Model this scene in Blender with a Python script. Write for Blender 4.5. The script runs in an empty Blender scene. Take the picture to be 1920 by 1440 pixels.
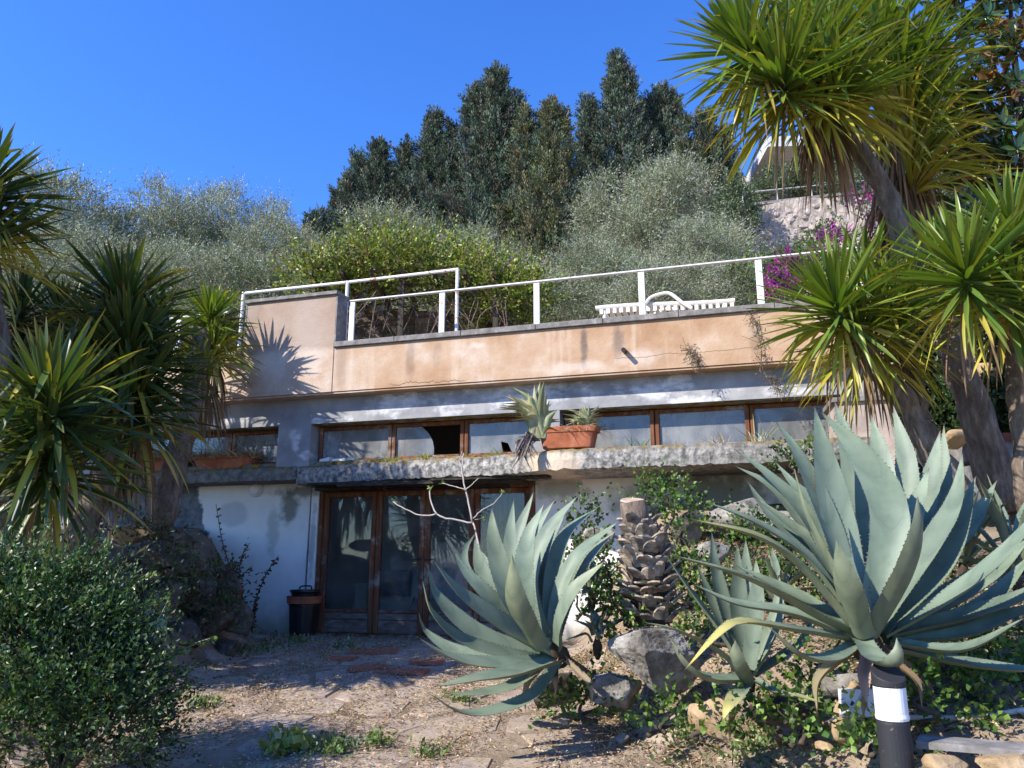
import bpy, math, random
import numpy as np
from math import radians, sin, cos, pi, sqrt

random.seed(7)
RS = np.random.RandomState(11)
sc = bpy.context.scene
COL = sc.collection

# ------------------------------------------------------------------ camera
FPX = 1440.0; PITCH = radians(13.0); CP, SP = cos(PITCH), sin(PITCH); CAMZ = 1.25
cam_d = bpy.data.cameras.new('camera'); cam = bpy.data.objects.new('camera', cam_d); COL.objects.link(cam)
cam.location = (0, 0, CAMZ); cam.rotation_euler = (radians(90) + PITCH, 0, 0)
cam_d.sensor_width = 36.0; cam_d.lens = 36.0 * FPX / 1920.0; cam_d.clip_start = 0.05; cam_d.clip_end = 2000
sc.camera = cam

# ------------------------------------------------------------------ sky and sun
SUN_EL = radians(37.0); SUN_AZ = radians(240.0)      # azimuth clockwise from +Y
SUNV = np.array([sin(SUN_AZ) * cos(SUN_EL), cos(SUN_AZ) * cos(SUN_EL), sin(SUN_EL)])
world = bpy.data.worlds.new('World'); sc.world = world; world.use_nodes = True
wn = world.node_tree; bg = wn.nodes['Background']
sky = wn.nodes.new('ShaderNodeTexSky'); sky.sky_type = 'NISHITA'; sky.sun_disc = False
sky.sun_elevation = SUN_EL; sky.sun_rotation = SUN_AZ; sky.altitude = 0; sky.air_density = 1.15
sky.dust_density = 0.0; sky.ozone_density = 10.0
hs = wn.nodes.new('ShaderNodeHueSaturation'); hs.inputs['Hue'].default_value = 0.512; hs.inputs['Saturation'].default_value = 1.12; wn.links.new(sky.outputs[0], hs.inputs['Color']); wn.links.new(hs.outputs[0], bg.inputs[0]); bg.inputs[1].default_value = 0.138
sd = bpy.data.lights.new('sun', 'SUN'); sd.energy = 3.45; sd.angle = radians(0.55); sd.color = (1.0, 0.94, 0.84)
so = bpy.data.objects.new('sun', sd); COL.objects.link(so); so.location = (-8, -8, 14)
so.rotation_euler = (radians(90) - SUN_EL, 0, -SUN_AZ + pi)
sc.view_settings.view_transform = 'Standard'; sc.view_settings.look = 'None'
sc.view_settings.exposure = 1.22; sc.view_settings.gamma = 1.0
sc.render.engine = 'CYCLES'
sc.cycles.use_denoising = True
sc.cycles.max_bounces = 6; sc.cycles.diffuse_bounces = 3; sc.cycles.glossy_bounces = 2
sc.cycles.transmission_bounces = 3; sc.cycles.transparent_max_bounces = 8
sc.cycles.caustics_reflective = False; sc.cycles.caustics_refractive = False

# ------------------------------------------------------------------ geometry helpers
def V3(*a): return np.array(a, float)
def nrm(a):
    a = np.asarray(a, float); l = np.linalg.norm(a, axis=-1, keepdims=True); return a / np.maximum(l, 1e-9)
def ray(u, v):
    a = (u - 960) / FPX; b = (720 - v) / FPX
    return a, CP - b * SP, SP + b * CP
def P(u, v, Y):                        # a point seen at photo position (u, v), Y metres ahead
    a, dy, dz = ray(u, v); t = Y / dy
    return V3(a * t, Y, CAMZ + dz * t)
def PX(v, Y):                          # metres per photo pixel there
    return Y / ray(960, v)[1] / FPX
ANG = radians(16.6); OX, OY = -2.78, 11.4
SX, SY = cos(ANG), -sin(ANG); NX, NY = -sin(ANG), -cos(ANG)
def W(s, n, z): return V3(OX + SX * s + NX * n, OY + SY * s + NY * n, z)
def Hs(u, v, n):                       # facade coordinates (s, z) where the view ray meets the plane n
    a, dy, dz = ray(u, v); px, py = OX + NX * n, OY + NY * n
    t = (px * NX + py * NY) / (a * NX + dy * NY)
    return (a * t - px) * SX + (dy * t - py) * SY, CAMZ + dz * t
def sm(x):
    x = np.clip(x, 0, 1); return x * x * (3 - 2 * x)
_K = RS.normal(size=(8, 3)); _K = _K / np.linalg.norm(_K, axis=1, keepdims=True); _PH = RS.uniform(0, 6.28, 8)
def wob(p, f=1.0, seed=0.0):           # smooth pseudo noise, about -1..1
    p = np.asarray(p, float) * f; r = np.zeros(p.shape[:-1])
    for i in range(8):
        r = r + np.sin(p @ _K[i] * (1 + .37 * i) * 1.7 + _PH[i] * (1 + seed)) / (1 + .3 * i)
    return r / 3.2

BASE = {}                              # world origin of each root
def link(o): COL.objects.link(o); return o
def thing(name, label, cat, loc, group=None, kind=None):
    o = link(bpy.data.objects.new(name, None)); o.location = [float(c) for c in loc]; o.empty_display_size = .2
    if label: o['label'] = label
    if cat: o['category'] = cat
    if group: o['group'] = group
    if kind: o['kind'] = kind
    BASE[o.name] = np.array(loc, float); return o
def origin_of(parent):
    while parent.parent: parent = parent.parent
    return BASE[parent.name]
def mesh_data(name, V, F, mat=None, col=None, smooth=False):
    me = bpy.data.meshes.new(name); V = np.ascontiguousarray(V, dtype=np.float32)
    if isinstance(F, np.ndarray) and F.ndim == 2:
        k = F.shape[1]; nf = len(F)
        me.vertices.add(len(V)); me.vertices.foreach_set('co', V.ravel())
        me.loops.add(nf * k); me.loops.foreach_set('vertex_index', np.ascontiguousarray(F, dtype=np.int32).ravel())
        me.polygons.add(nf); me.polygons.foreach_set('loop_start', np.arange(0, nf * k, k, dtype=np.int32))
        me.polygons.foreach_set('loop_total', np.full(nf, k, dtype=np.int32))
        me.update(calc_edges=True)
    else:
        me.from_pydata(V.tolist(), [], [tuple(int(i) for i in f) for f in F]); me.update()
    if smooth: me.polygons.foreach_set('use_smooth', np.ones(len(me.polygons), dtype=bool))
    if col is not None:
        at = me.color_attributes.new('Col', 'FLOAT_COLOR', 'POINT')
        c = np.ones((len(V), 4), np.float32); c[:, :col.shape[1]] = col; at.data.foreach_set('color', c.ravel())
    if mat: me.materials.append(mat)
    return me
def part(name, V, F, mat, parent, col=None, smooth=False, kind=None, label=None):   # V in world coordinates
    V = np.asarray(V, float) - origin_of(parent)
    o = link(bpy.data.objects.new(name, mesh_data(name, V, F, mat, col, smooth))); o.parent = parent
    if kind: o['kind'] = kind
    if label: o['label'] = label
    return o
def single(name, label, cat, V, F, mat, loc=None, col=None, smooth=False, group=None, kind=None):
    V = np.asarray(V, float)
    if loc is None: loc = V3(*(V.min(0) + V.max(0))[:2] / 2, V[:, 2].min())
    o = link(bpy.data.objects.new(name, mesh_data(name, V - loc, F, mat, col, smooth))); o.location = [float(c) for c in loc]
    if label: o['label'] = label
    if cat: o['category'] = cat
    if group: o['group'] = group
    if kind: o['kind'] = kind
    BASE[o.name] = np.array(loc, float); return o
def copy_thing(root, loc, label, rz=0, scale=(1, 1, 1)):
    r = root.copy(); link(r); r.location = [float(c) for c in loc]; r.rotation_euler = (0, 0, rz); r.scale = scale; r['label'] = label
    for ch in list(root.children):
        c = ch.copy(); link(c); c.parent = r
        for g in list(ch.children):
            d = g.copy(); link(d); d.parent = c
    return r

class MB:                              # collects boxes, tubes and polygons into one mesh
    def __init__(s): s.v = []; s.f = []
    def add(s, V, F):
        o = len(s.v); s.v.extend([list(map(float, p)) for p in V]); s.f.extend([tuple(int(i) + o for i in f) for f in F]); return s
    def hexa(s, q): # 8 corners, bottom four then top four
        return s.add(q, [(0, 3, 2, 1), (4, 5, 6, 7), (0, 1, 5, 4), (1, 2, 6, 5), (2, 3, 7, 6), (3, 0, 4, 7)])
    def fbox(s, s0, s1, n0, n1, z0, z1, j=0.0):   # box in facade coordinates
        q = [W(a, b, c) for c in (z0, z1) for a, b in ((s0, n1), (s1, n1), (s1, n0), (s0, n0))]
        if j: q = [p + np.array([random.uniform(-j, j) for _ in range(3)]) for p in q]
        return s.hexa(q)
    def bev(s, s0, s1, n0, n1, z0, z1, b=0.008):   # facade box with chamfered front edges
        return s.add(*chamfer_box(s0, s1, n0, n1, z0, z1, b))
    def obox(s, c, ax, ay, az, hx, hy, hz):       # oriented box
        q = []
        for k in (-1, 1):
            for a, b in ((-1, -1), (1, -1), (1, 1), (-1, 1)):
                q.append(np.asarray(c) + np.asarray(ax) * hx * a + np.asarray(ay) * hy * b + np.asarray(az) * hz * k)
        return s.hexa(q)
    def tube(s, pts, rad, k=8, caps=True): return s.add(*tube(pts, rad, k, caps))
    def arr(s): return np.array(s.v), s.f
def chamfer_box(s0, s1, n0, n1, z0, z1, b):
    V = []
    for (bs, n) in ((0, n0), (0, n1 - b), (b, n1)):
        for a, c in ((s0 + bs, z0 + bs), (s1 - bs, z0 + bs), (s1 - bs, z1 - bs), (s0 + bs, z1 - bs)):
            V.append(W(a, n, c))
    F = [(0, 1, 2, 3), (11, 10, 9, 8)]
    for r in (0, 4):
        for i in range(4):
            j = (i + 1) % 4; F.append((r + j, r + i, r + 4 + i, r + 4 + j))
    return V, F
def spline(pts, n):
    pts = np.asarray(pts, float)
    if len(pts) == 2: return np.linspace(pts[0], pts[1], n)
    Q = np.vstack([2 * pts[0] - pts[1], pts, 2 * pts[-1] - pts[-2]]); m = len(pts) - 1
    seg = np.linalg.norm(np.diff(pts, axis=0), axis=1); cum = np.r_[0, np.cumsum(seg)]; tt = np.linspace(0, cum[-1], n); out = []
    for t in tt:
        i = min(np.searchsorted(cum, t, side='right') - 1, m - 1); x = (t - cum[i]) / max(seg[i], 1e-9)
        a, b, c, d = Q[i], Q[i + 1], Q[i + 2], Q[i + 3]
        out.append(.5 * (2 * b + (c - a) * x + (2 * a - 5 * b + 4 * c - d) * x * x + (-a + 3 * b - 3 * c + d) * x ** 3))
    return np.array(out)
def tube(pts, rad, k=8, caps=True):
    pts = np.asarray(pts, float); n = len(pts); rad = np.full(n, rad) if np.isscalar(rad) else np.asarray(rad)
    T = nrm(np.gradient(pts, axis=0)); up = V3(0, 0, 1) if abs(T[0][2]) < .9 else V3(1, 0, 0)
    V = []; a = nrm(np.cross(T[0], up))
    for i in range(n):
        a = nrm(a - T[i] * np.dot(a, T[i])); b = np.cross(T[i], a)
        for j in range(k):
            th = 2 * pi * j / k; V.append(pts[i] + (a * cos(th) + b * sin(th)) * rad[i])
    F = []
    for i in range(n - 1):
        for j in range(k):
            F.append((i * k + j, i * k + (j + 1) % k, (i + 1) * k + (j + 1) % k, (i + 1) * k + j))
    if caps:
        F.append(tuple(range(k - 1, -1, -1))); F.append(tuple(range((n - 1) * k, n * k)))
    return V, F
def lathe(c, prof, k=24, tilt=None):
    V = []; F = []
    for r, z in prof:
        for j in range(k):
            V.append([r * cos(2 * pi * j / k), r * sin(2 * pi * j / k), z])
    for i in range(len(prof) - 1):
        for j in range(k): F.append((i * k + j, i * k + (j + 1) % k, (i + 1) * k + (j + 1) % k, (i + 1) * k + j))
    F.append(tuple(range(k - 1, -1, -1))); F.append(tuple(range((len(prof) - 1) * k, len(prof) * k)))
    V = np.array(V)
    if tilt is not None: V = V @ tilt.T
    return V + np.asarray(c), F
def rotm(axis, a):
    x, y, z = nrm(axis); c, s = cos(a), sin(a); C = 1 - c
    return np.array([[c + x * x * C, x * y * C - z * s, x * z * C + y * s], [y * x * C + z * s, c + y * y * C, y * z * C - x * s], [z * x * C - y * s, z * y * C + x * s, c + z * z * C]])

# ------------------------------------------------------------------ materials
class Mat:
    def __init__(m, name):
        m.m = bpy.data.materials.new(name); m.m.use_nodes = True; m.nt = m.m.node_tree; m.b = m.nt.nodes['Principled BSDF']; m.out = m.nt.nodes['Material Output']
        m._tc = None
    def n(m, t, **kw):
        nd = m.nt.nodes.new(t)
        for k, v in kw.items(): setattr(nd, k, v)
        return nd
    def l(m, a, b): m.nt.links.new(a, b)
    def put(m, sock, v):
        if hasattr(v, 'links') or isinstance(v, bpy.types.NodeSocket): m.l(v, sock)
        elif isinstance(v, (tuple, list)) and len(v) == 3 and sock.type == 'RGBA': sock.default_value = (*v, 1)
        else: sock.default_value = v
    def obj(m):
        if m._tc is None: m._tc = m.n('ShaderNodeTexCoord')
        return m._tc.outputs['Object']
    def geo(m): return m.n('ShaderNodeNewGeometry').outputs['Position']
    def scl(m, vec, s):
        nd = m.n('ShaderNodeVectorMath', operation='MULTIPLY'); m.l(vec, nd.inputs[0]); nd.inputs[1].default_value = s; return nd.outputs[0]
    def noise(m, scale, detail=4, rough=.55, vec=None, dist=0.0):
        nd = m.n('ShaderNodeTexNoise'); nd.inputs['Scale'].default_value = scale; nd.inputs['Detail'].default_value = detail
        nd.inputs['Roughness'].default_value = rough; nd.inputs['Distortion'].default_value = dist
        m.l(vec if vec is not None else m.obj(), nd.inputs['Vector']); return nd.outputs['Fac']
    def vor(m, scale, feature='F1', vec=None):
        nd = m.n('ShaderNodeTexVoronoi', feature=feature); nd.inputs['Scale'].default_value = scale
        m.l(vec if vec is not None else m.obj(), nd.inputs['Vector']); return nd.outputs['Distance']
    def ramp(m, f, stops):
        nd = m.n('ShaderNodeValToRGB'); e = nd.color_ramp.elements
        while len(e) < len(stops): e.new(.5)
        for i, (p, c) in enumerate(stops): e[i].position = p; e[i].color = (*c, 1) if isinstance(c, tuple) else (c, c, c, 1)
        m.l(f, nd.inputs[0]); return nd.outputs[0]
    def rng(m, f, a, b, c=0.0, d=1.0, smooth=True):
        nd = m.n('ShaderNodeMapRange'); nd.interpolation_type = 'SMOOTHSTEP' if smooth else 'LINEAR'
        m.put(nd.inputs[0], f)
        for i, v in enumerate((a, b, c, d)): nd.inputs[i + 1].default_value = v
        return nd.outputs[0]
    def mix(m, f, a, b, mode='MIX'):
        nd = m.n('ShaderNodeMix', data_type='RGBA', blend_type=mode); m.put(nd.inputs[0], f); m.put(nd.inputs[6], a); m.put(nd.inputs[7], b); return nd.outputs[2]
    def math(m, op, a, b=None, c=None):
        nd = m.n('ShaderNodeMath', operation=op); m.put(nd.inputs[0], a)
        if b is not None: m.put(nd.inputs[1], b)
        if c is not None: m.put(nd.inputs[2], c)
        return nd.outputs[0]
    def bump(m, h, strength=.4, dist=.02, prev=None):
        nd = m.n('ShaderNodeBump'); nd.inputs['Strength'].default_value = strength; nd.inputs['Distance'].default_value = dist; m.l(h, nd.inputs['Height'])
        if prev is not None: m.l(prev, nd.inputs['Normal'])
        return nd.outputs[0]
    def fac(m):                         # (s, n, z) of the house facade, for objects whose origin is the house root
        o = m.obj(); nds = []
        for d in ((SX, SY, 0), (NX, NY, 0), (0, 0, 1)):
            nd = m.n('ShaderNodeVectorMath', operation='DOT_PRODUCT'); m.l(o, nd.inputs[0]); nd.inputs[1].default_value = d; nds.append(nd.outputs['Value'])
        c = m.n('ShaderNodeCombineXYZ')
        for i in range(3): m.l(nds[i], c.inputs[i])
        return c.outputs[0], nds[0], nds[2]
    def blob(m, co, s0, z0, rs, rz, amp=.5, scale=3.0, lo=.65, hi=1.0):
        a = m.n('ShaderNodeVectorMath', operation='SUBTRACT'); m.l(co, a.inputs[0]); a.inputs[1].default_value = (s0, 0, z0)
        b = m.n('ShaderNodeVectorMath', operation='MULTIPLY'); m.l(a.outputs[0], b.inputs[0]); b.inputs[1].default_value = (1 / rs, 0, 1 / rz)
        c = m.n('ShaderNodeVectorMath', operation='LENGTH'); m.l(b.outputs[0], c.inputs[0])
        nz = m.noise(scale, 5, .6, co); e = m.math('MULTIPLY_ADD', nz, amp * 2, m.math('SUBTRACT', c.outputs['Value'], amp))
        return m.rng(e, lo, hi, 1, 0)
    def done(m, base, rough=.8, spec=.25, normal=None, **kw):
        m.put(m.b.inputs['Base Color'], base); m.put(m.b.inputs['Roughness'], rough); m.put(m.b.inputs['Specular IOR Level'], spec)
        if normal is not None: m.l(normal, m.b.inputs['Normal'])
        for k, v in kw.items(): m.put(m.b.inputs[k], v)
        return m.m
    def leafy(m, base, rough=.45, spec=.35, trans=.3, tint=(1.15, 1.25, .5), normal=None):
        m.done(base, rough, spec, normal)
        t = m.n('ShaderNodeBsdfTranslucent'); m.l(m.mix(1.0, base, tint, 'MULTIPLY'), t.inputs[0])
        x = m.n('ShaderNodeMixShader'); x.inputs[0].default_value = trans; m.l(m.b.outputs[0], x.inputs[1]); m.l(t.outputs[0], x.inputs[2]); m.l(x.outputs[0], m.out.inputs[0])
        return m.m
    def attr(m, nm='Col'):
        nd = m.n('ShaderNodeAttribute'); nd.attribute_name = nm; return nd.outputs['Color']
    def orand(m): return m.n('ShaderNodeObjectInfo').outputs['Random']

def simple(name, c, rough=.6, spec=.3, var=.25, scale=6.0, bump=.15, metal=0.0):
    m = Mat(name); nz = m.noise(scale, 5, .6); lo = tuple(x * (1 - var) for x in c); hi = tuple(min(1, x * (1 + var)) for x in c)
    return m.done(m.ramp(nz, [(.3, lo), (.7, hi)]), rough, spec, m.bump(m.noise(scale * 8, 3), bump, .01), Metallic=metal)

def make_materials():
    R = {}
    # peach render of the parapet
    m = Mat('peach_render'); co, s, z = m.fac()
    c = m.ramp(m.noise(1.3, 6, .62, co), [(.33, (.37, .22, .125)), (.45, (.455, .295, .185)), (.54, (.50, .35, .235)), (.66, (.59, .485, .395))])
    vn = m.noise(1.0, 5, .6, m.scl(co, (5.0, 1, .35)))
    c = m.mix(m.rng(vn, .52, .74, 0, .42), c, (.72, .60, .48)); c = m.mix(m.rng(m.noise(1.0, 4, .6, m.scl(co, (7.0, 1, .5))), .58, .8, 0, .55), c, (.42, .20, .10))
    c = m.mix(m.rng(m.math('ADD', s, m.noise(1.5, 4, .6, co)), 2.0, .0, 0, .6), c, m.ramp(m.noise(4, 6, .7, co), [(.35, (.45, .335, .265)), (.65, (.62, .545, .48))]))
    for (s0, z0, rs, rz, k) in ((1.62, 3.98, .10, .40, .35), (2.02, 4.03, .08, .3, .2), (4.07, 3.98, .07, .40, .75), (4.52, 4.02, .10, .34, .6), (.55, 4.0, .12, .5, .25), (-.95, 4.9, .2, .4, .3), (6.2, 3.9, .1, .4, .35)):
        c = m.mix(m.math('MULTIPLY', m.blob(co, s0, z0, rs, rz, .45, 9.0, .3, 1.0), k), c, (.10, .085, .075))
    for (s0, z0, rs, rz) in ((4.75, 3.78, .35, .12), (2.6, 4.1, .12, .05), (.0, 4.5, .35, .7), (3.9, 3.7, .5, .08), (-.6, 4.1, .3, .3)):
        c = m.mix(m.math('MULTIPLY', m.blob(co, s0, z0, rs * 1.2, rz * 1.2, 1.1, 3.0, .2, 1.1), .38), c, (.76, .70, .63))
    w = m.noise(2.2, 5, .7, m.scl(co, (1, 0, 0)))                      # hairline cracks
    for (z0, a, b, amp, th) in ((3.64, 1.25, 2.55, .34, .007), (3.78, 4.4, 6.4, .14, .004)):
        d = m.math('ABSOLUTE', m.math('SUBTRACT', m.math('SUBTRACT', z, z0), m.math('MULTIPLY', m.math('SUBTRACT', w, .5), amp)))
        k = m.math('MULTIPLY', m.rng(d, th * .6, th * 1.3, 1, 0), m.math('MULTIPLY', m.rng(s, a, a + .15), m.rng(s, b, b - .25)))
        c = m.mix(m.math('MULTIPLY', k, .85), c, (.14, .09, .06))
    c = m.mix(m.rng(m.math('ADD', z, m.math('MULTIPLY', m.noise(9, 4, .6, co), .12)), 4.24, 4.36, 0, .6), c, (.30, .22, .17))
    c = m.mix(m.rng(m.noise(40, 2, .5), .45, .7, 0, .2), c, (.42, .28, .2))
    R['peach'] = m.done(c, .92, .15, m.bump(m.noise(30, 5, .6), .35, .012, m.bump(m.noise(3, 4), .3, .03)))
    # grey band
    m = Mat('grey_render'); co, s, z = m.fac()
    c = m.ramp(m.noise(2.2, 6, .6, co), [(.3, (.22, .22, .23)), (.5, (.30, .30, .31)), (.7, (.41, .41, .41))])
    for (s0, z0, rs, rz) in ((1.45, 3.42, .55, .16), (2.05, 3.30, .22, .16), (3.35, 3.45, .7, .16), (3.2, 3.3, .35, .12), (5.1, 3.38, .55, .18), (5.35, 3.22, .3, .08), (.12, 3.22, .12, .05), (.55, 3.24, .16, .09), (-.28, 2.95, .12, .22), (6.6, 3.3, .4, .07), (-.1, 2.75, .1, .06), (-2.2, 3.3, 1.2, .10)):
        c = m.mix(m.math('MULTIPLY', m.math('MULTIPLY', m.blob(co, s0, z0, rs * 1.25, rz * 1.25, 1.5, 3.2, .35, .95), m.rng(m.noise(5, 6, .7, m.scl(co, (.6, 1, 1.6))), .36, .56)), .85), c, m.ramp(m.noise(8, 3), [(.3, (.50, .50, .52)), (.7, (.78, .78, .78))]))
    R['grey'] = m.done(c, .9, .15, m.bump(m.noise(25, 5, .6), .35, .012))
    # lower white wall, weathered away to grey on the left
    m = Mat('white_render'); co, s, z = m.fac()
    c = m.ramp(m.noise(1.6, 5, .6, co), [(.3, (.70, .68, .65)), (.7, (.82, .80, .77))])
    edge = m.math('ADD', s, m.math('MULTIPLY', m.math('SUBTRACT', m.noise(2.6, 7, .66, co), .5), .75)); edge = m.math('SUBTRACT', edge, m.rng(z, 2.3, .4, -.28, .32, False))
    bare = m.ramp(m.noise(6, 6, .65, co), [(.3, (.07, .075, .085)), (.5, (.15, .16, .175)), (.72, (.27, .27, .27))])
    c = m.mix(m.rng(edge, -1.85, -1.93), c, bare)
    c = m.mix(m.math('MULTIPLY', m.blob(co, -1.52, 1.95, .33, .22, .35, 3.0), .5), c, (.38, .385, .42))
    for (s0, z0, rs, rz, k) in ((-.55, 2.05, .22, .35, .8), (-.35, 2.25, .6, .12, .75), (-.8, 1.7, .14, .5, .35), (-.1, 1.5, .07, .7, .5), (3.6, 2.2, .5, .22, .6), (4.6, 2.0, .5, .3, .6), (5.6, 2.1, .9, .5, .8)):
        c = m.mix(m.math('MULTIPLY', m.blob(co, s0, z0, rs, rz, .8, 6.0, .3, 1.0), k), c, (.13, .13, .09))
    c = m.mix(m.rng(m.math('SUBTRACT', z, m.math('MULTIPLY', m.noise(3.5, 5, .6, co), .6)), .45, -.05, 0, .75), c, (.33, .28, .17))
    R['white'] = m.done(c, .9, .15, m.bump(m.noise(22, 5, .6), .3, .012, m.bump(edge, .4, .01)))
    # concrete ledge
    m = Mat('lichen_concrete'); co, s, z = m.fac()
    c = m.ramp(m.noise(14, 7, .72, co), [(.34, (.07, .066, .06)), (.46, (.20, .19, .175)), (.56, (.38, .36, .33)), (.7, (.55, .52, .47))])
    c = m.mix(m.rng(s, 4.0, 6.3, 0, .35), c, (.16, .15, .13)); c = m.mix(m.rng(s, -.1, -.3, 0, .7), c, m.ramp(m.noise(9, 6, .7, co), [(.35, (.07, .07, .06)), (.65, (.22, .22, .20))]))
    c = m.mix(m.math('MULTIPLY', m.blob(co, 3.72, 2.42, .42, .16, .4, 4.0), .8), c, (.62, .50, .37))
    c = m.mix(m.math('MULTIPLY', m.rng(z, 2.50, 2.585), m.rng(m.noise(7, 5, .65, co), .42, .56)), c, m.ramp(m.noise(20, 3), [(.35, (.10, .055, .02)), (.65, (.30, .22, .05))]))
    R['ledge'] = m.done(c, .95, .1, m.bump(m.noise(40, 5, .7), .6, .015))
    m = Mat('coping_stone'); c = m.ramp(m.noise(10, 6, .65), [(.3, (.13, .12, .11)), (.55, (.23, .215, .20)), (.72, (.36, .34, .32))])
    R['coping'] = m.done(c, .85, .2, m.bump(m.noise(45, 4), .35, .01))
    # weathered wood
    m = Mat('weathered_wood'); co = m.obj(); st = m.noise(1.0, 6, .65, m.scl(co, (14, 14, 1.3)))
    c = m.ramp(st, [(.25, (.06, .026, .015)), (.5, (.155, .062, .03)), (.75, (.28, .13, .065))])
    c = m.mix(m.rng(m.noise(3.5, 6, .7), .52, .66, 0, .8), c, (.33, .28, .24)); R['wood'] = m.done(c, .75, .2, m.bump(st, .5, .01))
    m = Mat('grey_old_wood'); co = m.obj(); st = m.noise(1.0, 6, .65, m.scl(co, (2.5, 18, 18)))
    R['oldwood'] = m.done(m.ramp(st, [(.3, (.09, .06, .045)), (.55, (.19, .14, .11)), (.75, (.33, .27, .22))]), .85, .15, m.bump(st, .6, .01))
    R['rotten'] = simple('rotten_timber', (.055, .045, .035), .95, .1, .6, 14, .8)
    # dusty glass
    m = Mat('dusty_glass'); tr = m.n('ShaderNodeBsdfTransparent'); tr.inputs[0].default_value = (.86, .88, .88, 1)
    gl = m.n('ShaderNodeBsdfGlossy'); gl.inputs['Roughness'].default_value = .04; gl.inputs[0].default_value = (1, 1, 1, 1)
    df = m.n('ShaderNodeBsdfDiffuse'); m.l(m.ramp(m.noise(5, 4), [(.3, (.42, .43, .42)), (.7, (.60, .60, .58))]), df.inputs[0])
    fr = m.n('ShaderNodeFresnel'); fr.inputs[0].default_value = 1.5
    x1 = m.n('ShaderNodeMixShader'); m.l(m.math('MULTIPLY', fr.outputs[0], 1.0), x1.inputs[0]); m.l(tr.outputs[0], x1.inputs[1]); m.l(gl.outputs[0], x1.inputs[2])
    dust = m.noise(1.0, 6, .65, m.scl(m.obj(), (3, 3, 1.2))); x2 = m.n('ShaderNodeMixShader'); m.l(m.rng(dust, .3, .75, .2, .5), x2.inputs[0])
    m.l(x1.outputs[0], x2.inputs[1]); m.l(df.outputs[0], x2.inputs[2]); m.l(x2.outputs[0], m.out.inputs[0]); R['glass'] = m.m
    m = Mat('door_glass'); tr = m.n('ShaderNodeBsdfTransparent'); tr.inputs[0].default_value = (.8, .82, .82, 1)
    gl = m.n('ShaderNodeBsdfGlossy'); gl.inputs['Roughness'].default_value = .03
    df = m.n('ShaderNodeBsdfDiffuse'); df.inputs[0].default_value = (.5, .5, .48, 1)
    fr = m.n('ShaderNodeFresnel'); fr.inputs[0].default_value = 1.5
    x1 = m.n('ShaderNodeMixShader'); m.l(fr.outputs[0], x1.inputs[0]); m.l(tr.outputs[0], x1.inputs[1]); m.l(gl.outputs[0], x1.inputs[2])
    x2 = m.n('ShaderNodeMixShader'); m.l(m.rng(m.noise(3, 6, .7), .35, .8, .03, .16), x2.inputs[0]); m.l(x1.outputs[0], x2.inputs[1]); m.l(df.outputs[0], x2.inputs[2]); m.l(x2.outputs[0], m.out.inputs[0]); R['doorglass'] = m.m
    m = Mat('chipped_white_paint'); c = m.mix(m.rng(m.noise(11, 6, .75), .60, .66, 0, .85), m.ramp(m.noise(3, 5), [(.3, (.66, .65, .61)), (.7, (.80, .79, .77))]), (.33, .16, .08)); R['whitemetal'] = m.done(c, .5, .35, m.bump(m.noise(40, 3), .2, .005))
    m = Mat('rusty_white_pipe'); c = m.mix(m.rng(m.noise(9, 5, .7), .56, .64), (.76, .74, .70), (.40, .15, .06)); R['rustpipe'] = m.done(c, .55, .35)
    R['plastic'] = simple('aged_white_plastic', (.78, .74, .66), .5, .4, .1, 7, .05)
    R['interior'] = simple('interior_plaster', (.42, .40, .37), .9, .1, .15, 2, .1)
    R['intfloor'] = simple('interior_tile', (.20, .17, .14), .6, .2, .2, 4, .05)
    R['sofa'] = simple('cream_upholstery', (.55, .48, .38), .9, .1, .12, 8, .2)
    R['cushion'] = simple('grey_cushion', (.22, .22, .25), .9, .1, .2, 12, .3)
    R['redcloth'] = simple('dark_red_curtain', (.26, .02, .03), .85, .15, .3, 5, .2)
    R['sheet'] = simple('white_dust_sheet', (.72, .72, .72), .9, .1, .1, 5, .2)
    R['blackplastic'] = simple('black_plastic', (.012, .014, .018), .38, .45, .3, 6, .05)
    R['darkmetal'] = simple('dark_metal', (.02, .02, .02), .5, .4, .3, 6, .05)
    m = Mat('charcoal_powder_coat'); c = m.mix(m.rng(m.noise(18, 6, .75), .6, .72, 0, .5), (.028, .028, .031), (.22, .19, .15)); R['bollard'] = m.done(c, .55, .3, m.bump(m.noise(60, 3), .15, .005))
    m = Mat('opal_diffuser'); c = m.mix(m.rng(m.noise(9, 6, .7), .52, .72, 0, .4), (.80, .80, .79), (.48, .45, .38)); R['diffuser'] = m.done(c, .4, .4)
    m = Mat('terracotta'); c = m.ramp(m.noise(5, 6, .65), [(.3, (.22, .065, .03)), (.55, (.38, .125, .06)), (.75, (.47, .20, .11))])
    c = m.mix(m.rng(m.noise(8, 5, .7), .6, .72, 0, .5), c, (.5, .42, .34)); R['terracotta'] = m.done(c, .8, .2, m.bump(m.noise(40, 3), .2, .01))
    R['tile'] = simple('red_clay_tile', (.36, .13, .075), .85, .15, .3, 5, .3)
    R['brick'] = simple('dark_red_brick', (.22, .07, .05), .9, .15, .3, 8, .4)
    # rock
    m = Mat('limestone'); c = m.ramp(m.noise(3.2, 8, .68), [(.32, (.12, .10, .08)), (.44, (.30, .27, .225)), (.54, (.50, .46, .40)), (.68, (.66, .62, .56))])
    c = m.mix(m.rng(m.noise(1.4, 4), .55, .7, 0, .55), c, (.36, .22, .11)); c = m.mix(m.rng(m.noise(18, 4, .7), .55, .68, 0, .6), c, (.08, .08, .06))
    R['rock'] = m.done(c, .92, .15, m.bump(m.noise(45, 8, .8), .9, .02, m.bump(m.noise(9, 8, .75), .9, .06)))
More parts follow.
